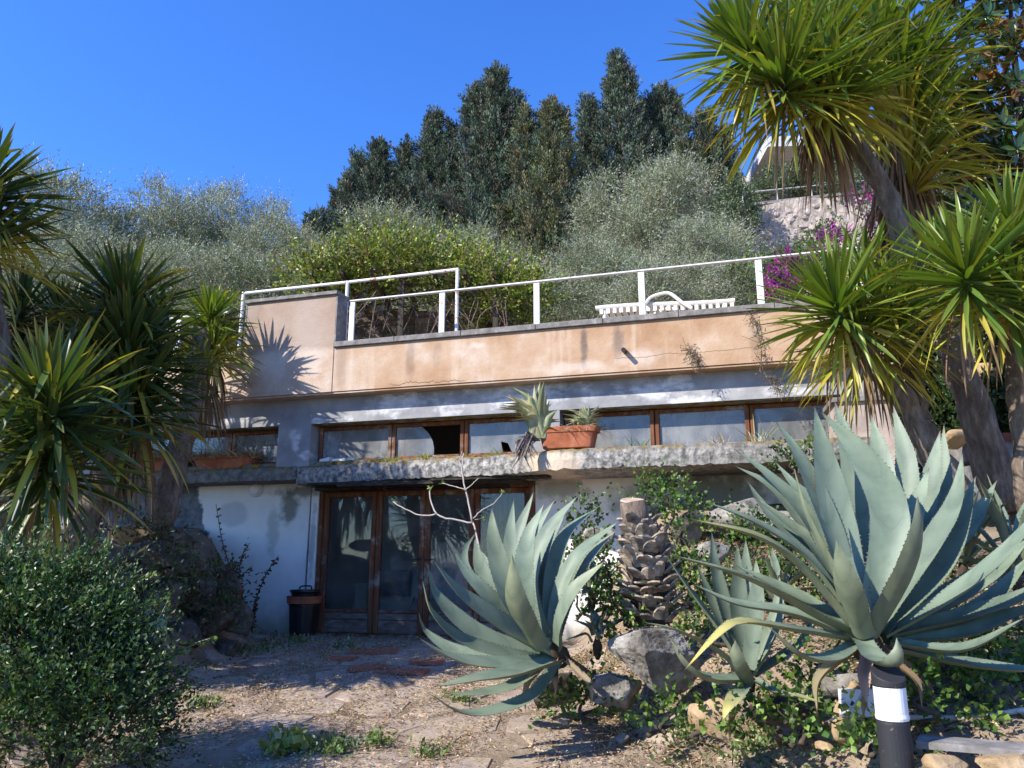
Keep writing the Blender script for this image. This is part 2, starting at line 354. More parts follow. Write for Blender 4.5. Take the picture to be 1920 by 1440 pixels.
    m = Mat('yellow_stone'); c = m.ramp(m.noise(5, 7, .65), [(.3, (.26, .17, .085)), (.55, (.46, .33, .19)), (.75, (.60, .47, .31))]); R['ystone'] = m.done(c, .92, .12, m.bump(m.noise(20, 7, .7), .8, .02))
    m = Mat('dark_rock'); c = m.ramp(m.noise(3.5, 8, .68), [(.33, (.05, .042, .034)), (.48, (.15, .125, .10)), (.62, (.31, .27, .22))]); c = m.mix(m.rng(m.noise(2.2, 3), .58, .7, 0, .6), c, (.10, .09, .03)); R['drock'] = m.done(c, .95, .1, m.bump(m.noise(30, 8, .8), .9, .025, m.bump(m.noise(8, 8, .75), .9, .07)))
    # ground
    m = Mat('dry_earth'); g = m.geo(); c = m.ramp(m.noise(1.1, 8, .65, g), [(.3, (.20, .145, .10)), (.5, (.33, .25, .175)), (.7, (.46, .37, .27))])
    c = m.mix(m.rng(m.noise(35, 5, .7, g), .5, .72, 0, .5), c, (.42, .33, .21)); c = m.mix(m.rng(m.noise(.35, 3, .5, g), .55, .7, 0, .45), c, (.07, .075, .03))
    R['earth'] = m.done(c, .97, .08, m.bump(m.noise(26, 7, .75, g), .9, .03, m.bump(m.noise(5, 5, .6, g), .6, .06)))
    m = Mat('worn_slab'); rd = m.orand(); c = m.ramp(m.noise(6, 7, .65), [(.32, (.23, .175, .14)), (.5, (.34, .27, .22)), (.68, (.47, .385, .315))]); c = m.mix(m.math('MULTIPLY', rd, .35), c, (.33, .26, .20))
    c = m.mix(m.rng(m.noise(3.0, 6, .7, m.geo()), .42, .58, 0, .85), c, m.ramp(m.noise(30, 5, .7, m.geo()), [(.35, (.28, .21, .14)), (.65, (.48, .385, .27))])); R['slab'] = m.done(c, .93, .12, m.bump(m.noise(30, 6, .7), .5, .015, m.bump(m.noise(5, 4), .4, .03)))
    # bark
    m = Mat('fibrous_bark'); co = m.obj(); n1 = m.noise(1.0, 7, .7, m.scl(co, (16, 16, 5))); c = m.ramp(n1, [(.3, (.07, .052, .038)), (.5, (.18, .138, .105)), (.7, (.33, .265, .21))])
    R['bark'] = m.done(c, .95, .1, m.bump(n1, .9, .03, m.bump(m.noise(5, 4), .6, .05)))
    m = Mat('dark_bark'); n1 = m.noise(1.0, 6, .7, m.scl(m.obj(), (9, 9, 2.5))); R['dbark'] = m.done(m.ramp(n1, [(.3, (.035, .028, .022)), (.7, (.13, .105, .08))]), .95, .1, m.bump(n1, .8, .03))
    R['twig'] = simple('pale_twig_bark', (.42, .36, .31), .8, .2, .25, 30, .2)
    # foliage driven by the leaf's own colour
    def fol(nm, **k):
        m = Mat(nm); return m.leafy(m.attr(), **k)
    R['leaf'] = fol('broad_leaf', rough=.42, spec=.4, trans=.28)
    R['olive'] = fol('olive_leaf', rough=.5, spec=.35, trans=.15, tint=(1, 1.05, .7))
    R['conifer'] = fol('cypress_spray', rough=.8, spec=.12, trans=.08)
    R['bract'] = fol('magenta_bract', rough=.6, spec=.2, trans=.4, tint=(1.1, .8, 1.1))
    R['glossy'] = fol('glossy_leaf', rough=.24, spec=.55, trans=.2)
    R['dry'] = fol('dry_leaf', rough=.85, spec=.1, trans=.25, tint=(1, .95, .8))
    m = Mat('yucca_leaf'); R['yucca'] = m.leafy(m.attr(), rough=.38, spec=.42, trans=.25, tint=(1.2, 1.25, .35))
    # agave: Col = colour; fine lengthwise streaks and bloom
    m = Mat('agave_leaf'); an = m.n('ShaderNodeAttribute'); an.attribute_name = 'Col'; c = an.outputs['Color']; g = m.obj()
    fr = m.math('FRACT', m.math('ADD', m.math('MULTIPLY', an.outputs['Alpha'], 5.2), m.math('MULTIPLY', m.noise(2.5, 2), 1.6)))
    c = m.mix(m.math('MULTIPLY', m.rng(fr, .0, .55), m.rng(fr, .95, .75, 0, .42)), c, m.mix(1.0, c, (1.42, 1.36, 1.30), 'MULTIPLY')); c = m.mix(m.rng(fr, .10, .0, 0, .30), c, m.mix(1.0, c, (.6, .66, .66), 'MULTIPLY'))
    c = m.mix(m.rng(m.noise(7, 5, .6), .38, .68, 0, .30), c, m.mix(1.0, c, (1.35, 1.30, 1.28), 'MULTIPLY'))
    c = m.mix(m.rng(m.noise(3.2, 6, .7), .46, .68, 0, .55), c, m.mix(1.0, c, (.62, .68, .66), 'MULTIPLY'))
    c = m.mix(m.rng(m.noise(60, 3, .6), .62, .74, 0, .3), c, (.25, .22, .16))
    R['agave'] = m.leafy(c, rough=.5, spec=.32, trans=.07, tint=(1.1, 1.2, .6), normal=m.bump(m.noise(28, 4), .12, .01))
    R['tooth'] = simple('brown_spine', (.09, .055, .04), .6, .3, .2, 20, .05)
    R['stumpscale'] = simple('cut_leaf_base', (.33, .27, .21), .9, .12, .7, 18, .8)
    R['stumpcore'] = simple('palm_stump_core', (.07, .05, .035), .95, .1, .4, 12, .7)
    R['cutwood'] = simple('cut_trunk_wood', (.45, .34, .25), .9, .12, .3, 16, .4)
    m = Mat('rubble_masonry'); g = m.obj(); v = m.vor(2.6, 'DISTANCE_TO_EDGE', g); c = m.ramp(m.noise(4, 6, .65), [(.3, (.33, .27, .225)), (.6, (.48, .41, .355)), (.75, (.58, .51, .45))]); c = m.mix(m.rng(v, .02, .08, .6, 0), c, (.25, .21, .17)); R['rubble'] = m.done(c, .95, .1, m.bump(m.noise(7, 7, .7), .9, .08, m.bump(v, .5, .05)))
    R['farhouse'] = simple('pale_villa_wall', (.55, .55, .55), .85, .2, .1, 1.5, .1)
    R['pier'] = simple('stained_pink_render', (.42, .34, .29), .9, .15, .3, 4, .3)
    R['farwin'] = simple('dark_window', (.05, .06, .07), .2, .5, .2, 2, .02)
    R['beam'] = simple('brown_beam', (.17, .075, .055), .75, .2, .2, 4, .1)
    R['steel'] = simple('weathered_rail', (.50, .47, .42), .6, .3, .2, 5, .1)
    R['fadedpost'] = simple('faded_picket', (.42, .36, .30), .9, .1, .2, 6, .2)
    R['plate'] = simple('grey_plastic_plate', (.62, .62, .62), .5, .35, .08, 6, .03)
    R['wire'] = simple('wire', (.35, .33, .30), .6, .3, .1, 6, .02)
    R['deck'] = simple('terrace_tile', (.33, .25, .19), .85, .15, .2, 3, .1)
    return R
M = make_materials()

# ================================================================== GROUND
def gz(x, y):
    x = np.asarray(x, float); y = np.asarray(y, float)
    s = (x - OX) * SX + (y - OY) * SY; n = (x - OX) * NX + (y - OY) * NY
    base = .25 * sm((y - 4.5) / 6.0)
    xe = np.interp(y, [2, 3.4, 4.5, 6, 8, 11], [2.6, 2.1, 1.35, .75, .72, .66]); hb = np.interp(y, [2, 3.4, 4.5, 6, 8, 9.5, 11], [.2, .3, .5, .7, 1.2, 1.7, 1.8])
    hb = hb + np.clip(x - 3.2, 0, 6) * .12
    xl = np.interp(y, [3, 6, 8, 10, 12], [-2.8, -2.8, -2.95, -3.2, -3.6]); hl = np.interp(y, [3, 7, 9, 12], [.2, .6, 1.1, 1.5])
    front = base + np.maximum(hb * sm((x - xe) / 1.25), hl * sm((xl - x) / 1.2))
    front = np.where((n < .06) & (s > -5.4) & (s < 8.0) & (n > -5.1), .12, front)
    d = -n - 5.6
    hill = 4.05 + .52 * np.clip(d, 0, 12) + .66 * np.clip(d - 12, 0, 34) + .12 * np.clip(d - 46, 0, 400)
    side = (s < -5.4) | (s > 8.0)
    mid = np.where(side, front + (4.05 - front) * sm((.6 - n) / 6.2), np.where(n < -5.1, 4.0, front))
    z = np.where(d > 0, hill, mid)
    z = z + np.where(d > 0, .25, .0) * wob(np.stack([x, y, 0 * x], -1), .35) * sm(d / 4)
    return z + .012 * wob(np.stack([x, y, 0 * x], -1), 3.0) + .006 * wob(np.stack([x, y, 0 * x], -1), 9.0)
def build_ground():
    xs = np.r_[-400, -200, -100, -60, np.arange(-40, -8, 1.6), np.arange(-8, -3.4, .25), np.arange(-3.4, 3.6, .09), np.arange(3.6, 10, .25), np.arange(10, 42, 1.6), 60, 100, 200, 400]
    ys = np.r_[-400, -200, -80, -40, -20, np.arange(-10, 3.4, .8), np.arange(3.4, 13, .09), np.arange(13, 20, .4), np.arange(20, 64, 1.3), 80, 120, 200, 400]
    X, Y = np.meshgrid(xs, ys); Z = gz(X, Y); V = np.stack([X, Y, Z], -1).reshape(-1, 3); nx, ny = len(xs), len(ys)
    i = np.arange(nx - 1)[None, :] + np.arange(ny - 1)[:, None] * nx; i = i.ravel(); F = np.stack([i, i + 1, i + 1 + nx, i + nx], 1)
    o = single('ground', None, None, V, F, M['earth'], loc=V3(0, 0, 0), smooth=True, kind='structure'); return o
ground = build_ground()

def clip_poly(poly, p, nn):
    out = []
    for i in range(len(poly)):
        a, b = poly[i], poly[(i + 1) % len(poly)]; da, db = np.dot(a - p, nn), np.dot(b - p, nn)
        if da <= 0: out.append(a)
        if da * db < 0: out.append(a + (b - a) * da / (da - db))
    return out
def on_path(x, y):
    xe = np.interp(y, [2, 3.4, 4.5, 6, 8, 11], [2.5, 2.0, 1.35, .75, .72, .62]); xl = np.interp(y, [3, 6, 8, 10, 12], [-2.9, -2.9, -3.0, -3.2, -3.3])
    s = (x - OX) * SX + (y - OY) * SY; n = (x - OX) * NX + (y - OY) * NY
    return (x < xe + .12) & (x > xl - .1) & (n > .12) & (y > 3.6)
def build_paving():
    root = thing('paving', None, None, (0, 6, 0), kind='structure')
    rr = random.Random(5); sites = []
    for iy in range(0, 17):
        for ix in range(0, 13):
            sites.append(V3(-3.7 + ix * .52 + (iy % 2) * .24 + rr.uniform(-.17, .17), 3.7 + iy * .5 + rr.uniform(-.16, .16)))
    for i, p in enumerate(sites):
        if not on_path(p[0], p[1]): continue
        poly = [p + V3(a, b) for a, b in ((-.8, -.8), (.8, -.8), (.8, .8), (-.8, .8))]
        for j, q in enumerate(sites):
            if j != i and abs(q - p).max() < 1.7:
                d = q - p; L = np.linalg.norm(d); poly = clip_poly(poly, p + d * .5 - d / L * rr.uniform(.012, .035), d / L)
                if len(poly) < 3: break
        if len(poly) < 3: continue
        pts = []                       # roughened outline
        for k in range(len(poly)):
            a, b = poly[k], poly[(k + 1) % len(poly)]; pts.append(a + (p - a) * .06)
            if np.linalg.norm(b - a) > .2: pts.append((a + b) / 2 + (p - (a + b) / 2) * rr.uniform(.0, .09))
        m = len(pts); tx, ty, up = rr.uniform(-.02, .02), rr.uniform(-.02, .02), rr.uniform(-.002, .012)
        def zz(q, dz): return float(gz(q[0], q[1])) + dz + tx * (q[0] - p[0]) + ty * (q[1] - p[1])
        top = [V3(*(q + (p - q) * .05), zz(q, up)) for q in pts]; rim = [V3(*q, zz(q, up - .012)) for q in pts]; bot = [V3(*q, zz(q, -.06)) for q in pts]
        c = V3(*p, zz(p, up + .004)); V = top + rim + bot + [c]; F = [(k, (k + 1) % m, 3 * m) for k in range(m)]
        F += [(m + k, m + (k + 1) % m, (k + 1) % m, k) for k in range(m)] + [(2 * m + k, 2 * m + (k + 1) % m, m + (k + 1) % m, m + k) for k in range(m)]
        part('slab', V, F, M['slab'], root, smooth=False)
    # a few red clay tiles by the door
    for (u, v, w, h, a) in ((700, 1236, .55, .30, .1), (755, 1262, .5, .26, -.12), (690, 1258, .4, .24, .2), (800, 1250, .35, .24, .05), (640, 1246, .3, .22, -.2)):
        t = (1.25 - .16) / -(ray(u, v)[2]); x, y = ray(u, v)[0] * t, ray(u, v)[1] * t; z = float(gz(x, y)) + .027
        part('clay_tile', *MB().obox(V3(x, y, z - .012), V3(cos(a), sin(a), .01), V3(-sin(a), cos(a), .015), V3(0, 0, 1), w / 2, h / 2, .014).arr(), M['tile'], root)
build_paving()

# ================================================================== HOUSE
LS = np.array([-5.2, -3.2, -.27, -.19, 2.8, 3.05, 3.3, 3.55, 3.8, 4.4, 7.35]); LN = np.array([.44, .46, .45, .45, .76, .80, .90, 1.02, 1.10, 1.12, 1.12])
def build_house():
    root = thing('house', 'abandoned hillside house with peach parapet, grey window band and lichened concrete ledge', 'house', W(0, 0, 0)); root.location = [float(c) for c in W(0, 0, 0)]
    def pc(name, mb, mat, parent=root, **k): return part(name, *mb.arr(), M[mat], parent, **k)
    ZD = .25
    # lower storey
    pc('lower_wall', MB().fbox(-5.2, -.16, -.25, .02, 0, 2.64), 'white'); pc('lower_wall', MB().fbox(3.24, 7.5, -.25, .03, 0, 2.64), 'white')
    pc('door_lintel', MB().fbox(-.16, 3.24, -.25, .05, 2.34, 2.64), 'white')
    pc('side_wall', MB().fbox(-5.3, -5.2, -5.05, .3, 0, 4.1).fbox(7.5, 7.62, -5.05, .34, 0, 4.1).fbox(-5.3, 7.62, -5.2, -5.05, 0, 4.1), 'interior')
    pc('room_floor', MB().fbox(-5.2, 7.5, -5.05, -.02, .0, ZD - .01), 'intfloor')
    pc('partition', MB().fbox(-1.6, 4.6, -3.4, -3.3, ZD, 3.95).fbox(-1.7, -1.6, -5.05, -.26, ZD, 3.95).fbox(4.6, 4.7, -5.05, -.26, ZD, 3.95), 'interior')
    # window band with real openings
    zb, zt = 2.655, 3.185; opens = [(-3.35, -.56), (-.02, 3.3), (3.68, 7.12)]; edges = [-5.2] + [e for o in opens for e in o] + [7.55]
    mb = MB().fbox(-5.2, 7.55, -.05, .42, zt + .01, 3.66)
    for a, b in zip(edges[0::2], edges[1::2]): mb.fbox(a, b, -.05, .418, 2.56, zt + .01)
    pc('window_band', mb, 'grey'); pc('window_soffit', MB().fbox(-5.1, 7.45, .02, .39, zt - .004, zt + .008), 'ledge')
    pc('window_seat', MB().fbox(-5.1, 7.45, -.08, .39, 2.56, zb - .012), 'ledge')
    mulls = [(-2.55, -1.5), (1.17, 2.27), (4.89, 6.07)]; N0, N1 = .14, .21
    rr = random.Random(3)
    for gi, ((a, b), ms) in enumerate(zip(opens, mulls)):
        st = [a + .02, *ms, b - .02]
        for k in range(3):
            s0, s1 = st[k] + (.0 if k == 0 else .005), st[k + 1] - (.0 if k == 2 else .005); f = .055
            fr = MB(); fr.bev(s0, s0 + f, N0, N1, zb, zt - .012); fr.bev(s1 - f, s1, N0, N1, zb, zt - .012)
            fr.bev(s0 + f, s1 - f, N0, N1 - .006, zt - .012 - f, zt - .012); fr.bev(s0 + f, s1 - f, N0, N1 - .006, zb, zb + f * .8)
            w = pc('window', fr, 'wood')
            ps, pe, pz0, pz1 = s0 + f - .006, s1 - f + .006, zb + f * .8 - .006, zt - .012 - f + .006
            if gi == 1 and k == 1:       # broken pane, curved break
                pts = [(ps, pz0), (ps + .58, pz0), (ps + .585, pz0 + .1), (ps + .565, pz0 + .2), (ps + .52, pz0 + .29), (ps + .46, pz0 + .36), (ps + .38, pz1), (ps, pz1)]
            elif gi == 1 and k == 2:
                pts = [(ps, pz0), (ps + .5, pz0), (ps + .47, pz0 + .16), (ps + .57, pz0 + .13), (ps + .62, pz0 + .02), (ps + .66, pz0), (pe, pz0), (pe, pz1), (ps, pz1)]
            else: pts = [(ps, pz0), (pe, pz0), (pe, pz1), (ps, pz1)]
            m = len(pts); V = [W(p, .172, q) for p, q in pts] + [W(p, .168, q) for p, q in pts]
            part('pane', V, [tuple(range(m)), tuple(range(2 * m - 1, m - 1, -1))] + [(i, m + i, m + (i + 1) % m, (i + 1) % m) for i in range(m)], M['glass'], w)
    # crumbled plaster bits in the window recess
    for (s0, w, h) in ((.12, .16, .04), (.32, .2, .03), (.55, .12, .025), (1.0, .1, .02)):
        part('plaster_chunk', *MB().fbox(s0, s0 + w, .24, .36, zb - .011, zb + h, .015).arr(), M['white'], root)
    # parapet
    Z0, Z1, ZT = 3.6, 4.245, 5.05
    par = pc('parapet', MB().fbox(-5.2, -1.08, .38, .65, Z0, Z1).fbox(-1.08, .42, .38, .66, Z0 - .003, ZT).fbox(.42, 7.7, .38, .65, Z0, Z1), 'peach')
    pc('parapet_soffit', MB().fbox(-5.2, 7.68, .415, .635, Z0 - .03, Z0 - .006), 'peach')
    pc('terrace_deck', MB().fbox(-5.2, 7.6, -7.0, .378, 3.96, 4.10), 'deck')
    cp = MB(); s = .425
    while s < 7.6:
        e = min(s + rr.uniform(.9, 1.15), 7.72); cp.bev(s, e - .006, .30, .69, Z1 + .001 + rr.uniform(0, .003), 4.325, .006); o = pc('coping_stone', cp, 'coping'); cp = MB(); s = e
    pc('coping_stone', MB().bev(-1.11, .45, .33, .70, ZT, ZT + .055, .006), 'coping'); pc('coping_stone', MB().bev(-5.2, -1.115, .30, .69, Z1, 4.32, .006), 'coping')
    pc('drip_edge', MB().fbox(-1.105, -1.082, .37, .665, Z1 + .01, ZT - .002), 'coping'); pc('drip_edge', MB().fbox(.422, .445, .37, .664, 4.33, ZT - .002), 'coping')
    spt = W(4.6, .64, 3.87)
    pc('drain_spout', MB().tube([spt + V3(NX, NY, 0) * -.05, spt + V3(NX, NY, -.15) * .15], [.032, .03], 10), 'darkmetal')
    # concrete ledge
    def ledge(a, b, z0, z1, nseg):
        ss = np.linspace(a, b, nseg); V = []; rg = np.random.RandomState(int(abs(a) * 100) + 3)
        for sx in ss:
            n = float(np.interp(sx, LS, LN)); j = rg.normal(0, .006, 4); chip = .02 * max(0, rg.normal(0, 1) - 1.0)
            V += [W(sx, -.02, z0), W(sx, n - .06, z0 + j[0] * .6), W(sx, n + j[1] * .4, z0 + .012 + chip + j[0]), W(sx, n + .012 + j[1] * .7, (z0 + z1) / 2 + j[2]), W(sx, n + j[2] * .6, z1 - .015 - chip * .6), W(sx, n - .03, z1 + j[3] * .5), W(sx, -.02, z1)]
        F = []
        for i in range(nseg - 1):
            for k in range(7): F.append((i * 7 + k, i * 7 + (k + 1) % 7, (i + 1) * 7 + (k + 1) % 7, (i + 1) * 7 + k))
        F += [tuple(range(6, -1, -1)), tuple(range((nseg - 1) * 7, nseg * 7))]; return V, F
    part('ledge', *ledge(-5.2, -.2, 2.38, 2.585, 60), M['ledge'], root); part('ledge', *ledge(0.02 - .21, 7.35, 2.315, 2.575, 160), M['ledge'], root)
    # rotten boards under the ledge over the door
    for (a, b, n0, n1, z0, z1) in ((.1, 1.5, .30, .62, 2.285, 2.313), (.6, 2.4, .44, .70, 2.255, 2.283), (1.4, 3.2, .25, .66, 2.262, 2.300), (2.0, 3.6, .60, .74, 2.28, 2.312), (.02, 1.0, .1, .28, 2.24, 2.28), (1.1, 2.9, .08, .24, 2.235, 2.26)):
        part('ceiling_board', *MB().fbox(a, b, n0, n1, z0, z1, .008).arr(), M['rotten'], root)
    # plastered door jamb with a dark pipe beside it
    pc('door_jamb', MB().fbox(-.15, -.035, -.02, .07, .1, 2.30), 'white'); pc('conduit', MB().tube([W(-.185, .03, .2), W(-.19, .03, 1.2), W(-.18, .03, 2.37)], .013, 8), 'coping')
    # glazed folding doors
    stiles = [0.0, .88, 1.63, 2.36, 3.19]; zt = 2.30
    pc('door_frame', MB().bev(-.03, .03, -.1, .055, ZD, zt).bev(3.16, 3.23, -.1, .055, ZD, zt).bev(.03, 3.16, -.1, .05, zt - .06, zt).fbox(.03, 3.16, -.1, .06, ZD - .05, ZD + .02), 'wood')
    for k in range(4):
        a, b = stiles[k] + (.035 if k == 0 else .004), stiles[k + 1] - (.035 if k == 3 else .004); f = .075
        fr = MB().bev(a, a + f, -.045, .02, ZD + .025, zt - .065).bev(b - f, b, -.045, .02, ZD + .025, zt - .065)
        fr.bev(a + f, b - f, -.045, .014, zt - .065 - f, zt - .065).bev(a + f, b - f, -.045, .014, ZD + .36 - .06, ZD + .36 - .02)
        d = pc('door', fr, 'wood'); pc('kick_panel', MB().bev(a + f + .002, b - f - .002, -.04, .006, ZD + .025, ZD + .2).bev(a + f + .002, b - f - .002, -.04, .004, ZD + .205, ZD + .295), 'oldwood', d)
        pc('pane', MB().fbox(a + f - .005, b - f + .005, -.018, -.013, ZD + .335, zt - .06 - f), 'doorglass', d)
        if k in (1, 2):
            hs = b - .04 if k == 1 else a + .04; pc('handle', MB().tube([W(hs, .02, 1.28), W(hs, .065, 1.28), W(hs - .1 * (1 if k == 1 else -1), .07, 1.27)], .01, 6), 'darkmetal', d)
    # right-hand end pier of pale render with a shelf of rubble below the ledge
    return root
house = build_house()

def single_mb(name, label, cat, mb, mat, **k): return single(name, label, cat, *mb.arr(), M[mat], **k)

# inside the room: sofa, sheet over furniture, curtain
def build_interior():
    t = thing('sofa', 'cream upholstered sofa seen dimly through the left glazed doors', 'sofa', W(.9, -1.6, .25))
    F0 = .25
    for nm, b in (('seat', (.2, 2.1, -1.9, -1.1, F0 + .16, F0 + .46)), ('backrest', (.2, 2.1, -2.15, -1.9, F0 + .16, F0 + 1.0)), ('arm', (-.02, .2, -2.1, -1.08, F0 + .12, F0 + .66)), ('arm', (2.1, 2.32, -2.1, -1.08, F0 + .12, F0 + .66))):
        part(nm, *MB().bev(*b, .05).arr(), M['sofa'], t)
    for a in (.05, 2.2): part('leg', *MB().fbox(a, a + .06, -1.2, -1.14, F0, F0 + .16).arr(), M['darkmetal'], t)
    single_mb('cushion', 'grey cushion leaning in the corner of the cream sofa', 'cushion', MB().add(*chamfer_box(.22, .68, -1.75, -1.55, F0 + .47, F0 + .86, .07)), 'cushion')
    single_mb('folded_blanket', 'dark red folded cloth lying on the sofa seat', 'blanket', MB().bev(1.0, 1.5, -1.5, -1.15, F0 + .465, F0 + .53, .02), 'redcloth')
    # draped sheet over a chair
    g = 26; V = []; F = []
    for i in range(g):
        for j in range(g):
            a, b = i / (g - 1), j / (g - 1); s = 1.0 + a * 1.0; drop = max(0, b - .3) * 1.25; edge = max(0, abs(a - .5) - .36) * 2.2
            V.append(W(s + .05 * sin(b * 9 + a * 4), -1.02 + b * .25 - .7 * (1 - b) + .05 * sin(a * 21 + b * 3) * b, 1.60 - drop - edge - .05 * a + .03 * sin(a * 14)))
    for i in range(g - 1):
        for j in range(g - 1): F.append((i * g + j, (i + 1) * g + j, (i + 1) * g + j + 1, i * g + j + 1))
    single('dust_sheet', 'crumpled white dust sheet hung over furniture behind the second door', 'sheet', V, F, M['sheet'], smooth=True)
    V = []; F = []; n = 40
    for i in range(n):
        a = i / (n - 1)
        for z in (F0 + .05, 3.3): V.append(W(1.62 + a * .55, -2.6 + .05 * sin(a * 40), z))
    for i in range(n - 1): F.append((2 * i, 2 * i + 2, 2 * i + 3, 2 * i + 1))
    single('curtain', 'dark red curtain hanging deep inside the room', 'curtain', V, F, M['redcloth'], smooth=True)
    t = thing('cabinet', 'low dark radiator cabinet with a black box on top inside the room', 'cabinet', W(2.1, -1.9, .25))
    part('body', *MB().fbox(2.0, 3.0, -2.2, -1.9, F0, F0 + .95).arr(), M['cushion'], t)
    for k in range(9): part('rib', *MB().fbox(2.05 + k * .105, 2.10 + k * .105, -1.9, -1.86, F0 + .1, F0 + .9).arr(), M['sheet'], t)
    part('top_box', *MB().fbox(2.2, 2.55, -2.15, -1.95, F0 + .951, F0 + 1.25).arr(), M['blackplastic'], t)
build_interior()

def build_wall_lamp():
    c = W(-1.13, .02, 2.31); ax = V3(NX, NY, 0); R = np.stack([V3(SX, SY, 0), V3(0, 0, 1), ax], 1)
    t = thing('wall_lamp', 'round white bulkhead lamp on the weathered wall under the left ledge', 'wall lamp', c)
    part('housing', *lathe(c, [(.115, 0), (.118, .03), (.108, .045), (.085, .05)], 28, R), M['plate'], t, smooth=False)
    part('diffuser', *lathe(c, [(.088, .045), (.082, .07), (.06, .088), (.03, .096), (.004, .098)], 28, R), M['diffuser'], t, smooth=True)
build_wall_lamp()

def build_railings():
    t = thing('terrace_railing', 'white flat-bar railing along the front of the terrace parapet', 'railing', W(3.4, .56, 4.325)); nn = .53
    for s in (.62, 2.03, 3.41, 4.83, 6.30, 7.45): part('post', *MB().bev(s - .042, s + .042, nn - .012, nn + .012, 4.322, 4.962, .004).arr(), M['whitemetal'], t)
    part('top_rail', *MB().bev(.58, 7.5, nn - .025, nn + .025, 4.963, 4.985, .004).arr(), M['whitemetal'], t)
    t = thing('pipe_frame', 'tall rusty white pipe frame standing behind the terrace railing', 'pipe frame', W(1.5, .2, 4.1)); n2 = .12
    pts = [(457, 548), (652, 527), (858, 503)]; q = [Hs(u, v, n2) for u, v in pts]
    for s, z in q: part('post', *MB().tube([W(s, n2, 4.1), W(s, n2, z + .0)], .027, 10).arr(), M['rustpipe'], t)
    for (a, b) in zip(q[:-1], q[1:]): part('top_pipe', *MB().tube([W(a[0] + .028, n2, a[1] - .02), W(b[0] - .028, n2, b[1] - .02)], .024, 10).arr(), M['rustpipe'], t)
    s, z = Hs(336, 605, .5); t = thing('railing_post', 'short white railing stub left of the tall parapet block', 'railing', W(s, .5, 4.32))
    part('post', *MB().bev(s - .045, s + .045, .49, .515, 4.322, 5.0, .004).arr(), M['whitemetal'], t); part('top_rail', *MB().bev(s - 1.2, s + .9, .48, .52, 5.001, 5.03, .004).arr(), M['whitemetal'], t)
build_railings()

def build_lounger():
    nA = -.35; sA, zA = Hs(1117, 578, nA); sB, zB = Hs(1378, 563, nA); d0 = 4.10
    t = thing('sun_lounger', 'white plastic slatted sun lounger with curved armrest on the terrace', 'sun lounger', W((sA + sB) / 2, nA, d0)); w = .62
    zz = 4.52; smid = sA + (sB - sA) * .34
    def zl(s): return zA + (zB - zA) * (s - sA) / (sB - sA) + .012 * sin((s - sA) * 3)
    for n0 in (nA, nA - w): part('side_rail', *MB().tube([W(s, n0, zl(s)) for s in np.linspace(sA, sB, 14)], .036, 8).arr(), M['plastic'], t)
    k = 0; s = sA + .06
    while s < sB - .05:
        a, z = s, zl(s); part('slat', *MB().fbox(a, a + .055, nA - w + .03, nA - .02, z - .014, z + .012).arr(), M['plastic'], t)
        part('apron_slat', *MB().fbox(a, a + .05, nA + .004, nA + .022, z - .10, z - .028).arr(), M['plastic'], t); s += .095
    part('side_skirt', *MB().fbox(sA, sB, nA - .002, nA + .026, min(zA, zB) - .165, min(zA, zB) - .142).arr(), M['plastic'], t)
    for s in (sA + .12, smid, sB - .15):
        for n0 in (nA - .02, nA - w + .02): part('leg', *MB().tube([W(s, n0, zl(s) - .03), W(s + .03, n0, d0)], .03, 8).arr(), M['plastic'], t)
    for n0 in (nA + .06, nA - w - .03):
        pts = [Hs(u, v, nA) for u, v in ((1212, 572), (1222, 560), (1248, 552), (1262, 556), (1280, 570), (1298, 581))]
        part('armrest', *MB().tube(spline([W(s, n0, z) for s, z in pts], 22), .026, 8).arr(), M['plastic'], t)
build_lounger()

# ================================================================== FOLIAGE BUILDERS
def leaf_cloud(C, D, L, Wd, col, rg, fold=.18, updown=None):
    n = len(C); D = nrm(D); r = rg.normal(size=(n, 3))
    if updown is not None: r = r * .5 + updown
    S = nrm(np.cross(D, r)); Nn = np.cross(S, D); L = np.broadcast_to(L, (n,))[:, None]; Wd = np.broadcast_to(Wd, (n,))[:, None]
    V = np.empty((n, 4, 3)); V[:, 0] = C; V[:, 1] = C + D * L * .45 + S * Wd * .5 + Nn * Wd * fold; V[:, 2] = C + D * L; V[:, 3] = C + D * L * .45 - S * Wd * .5 + Nn * Wd * fold
    i = np.arange(n)[:, None] * 4; F = np.concatenate([i + np.array([0, 1, 2]), i + np.array([0, 2, 3])], 0)
    return V.reshape(-1, 3), F, np.repeat(col, 4, axis=0)
def pal(rg, n, cols, jit=.18):
    c = np.array(cols)[rg.randint(0, len(cols), n)]; return np.clip(c * (1 + rg.normal(0, jit, (n, 1))) * (1 + rg.normal(0, jit * .3, (n, 3))), .004, 1)
def merge(*parts):
    V = []; F = []; C = []; o = 0
    for v, f, c in parts: V.append(v); F.append(f + o); C.append(c); o += len(v)
    return np.vstack(V), np.vstack(F), np.vstack(C)
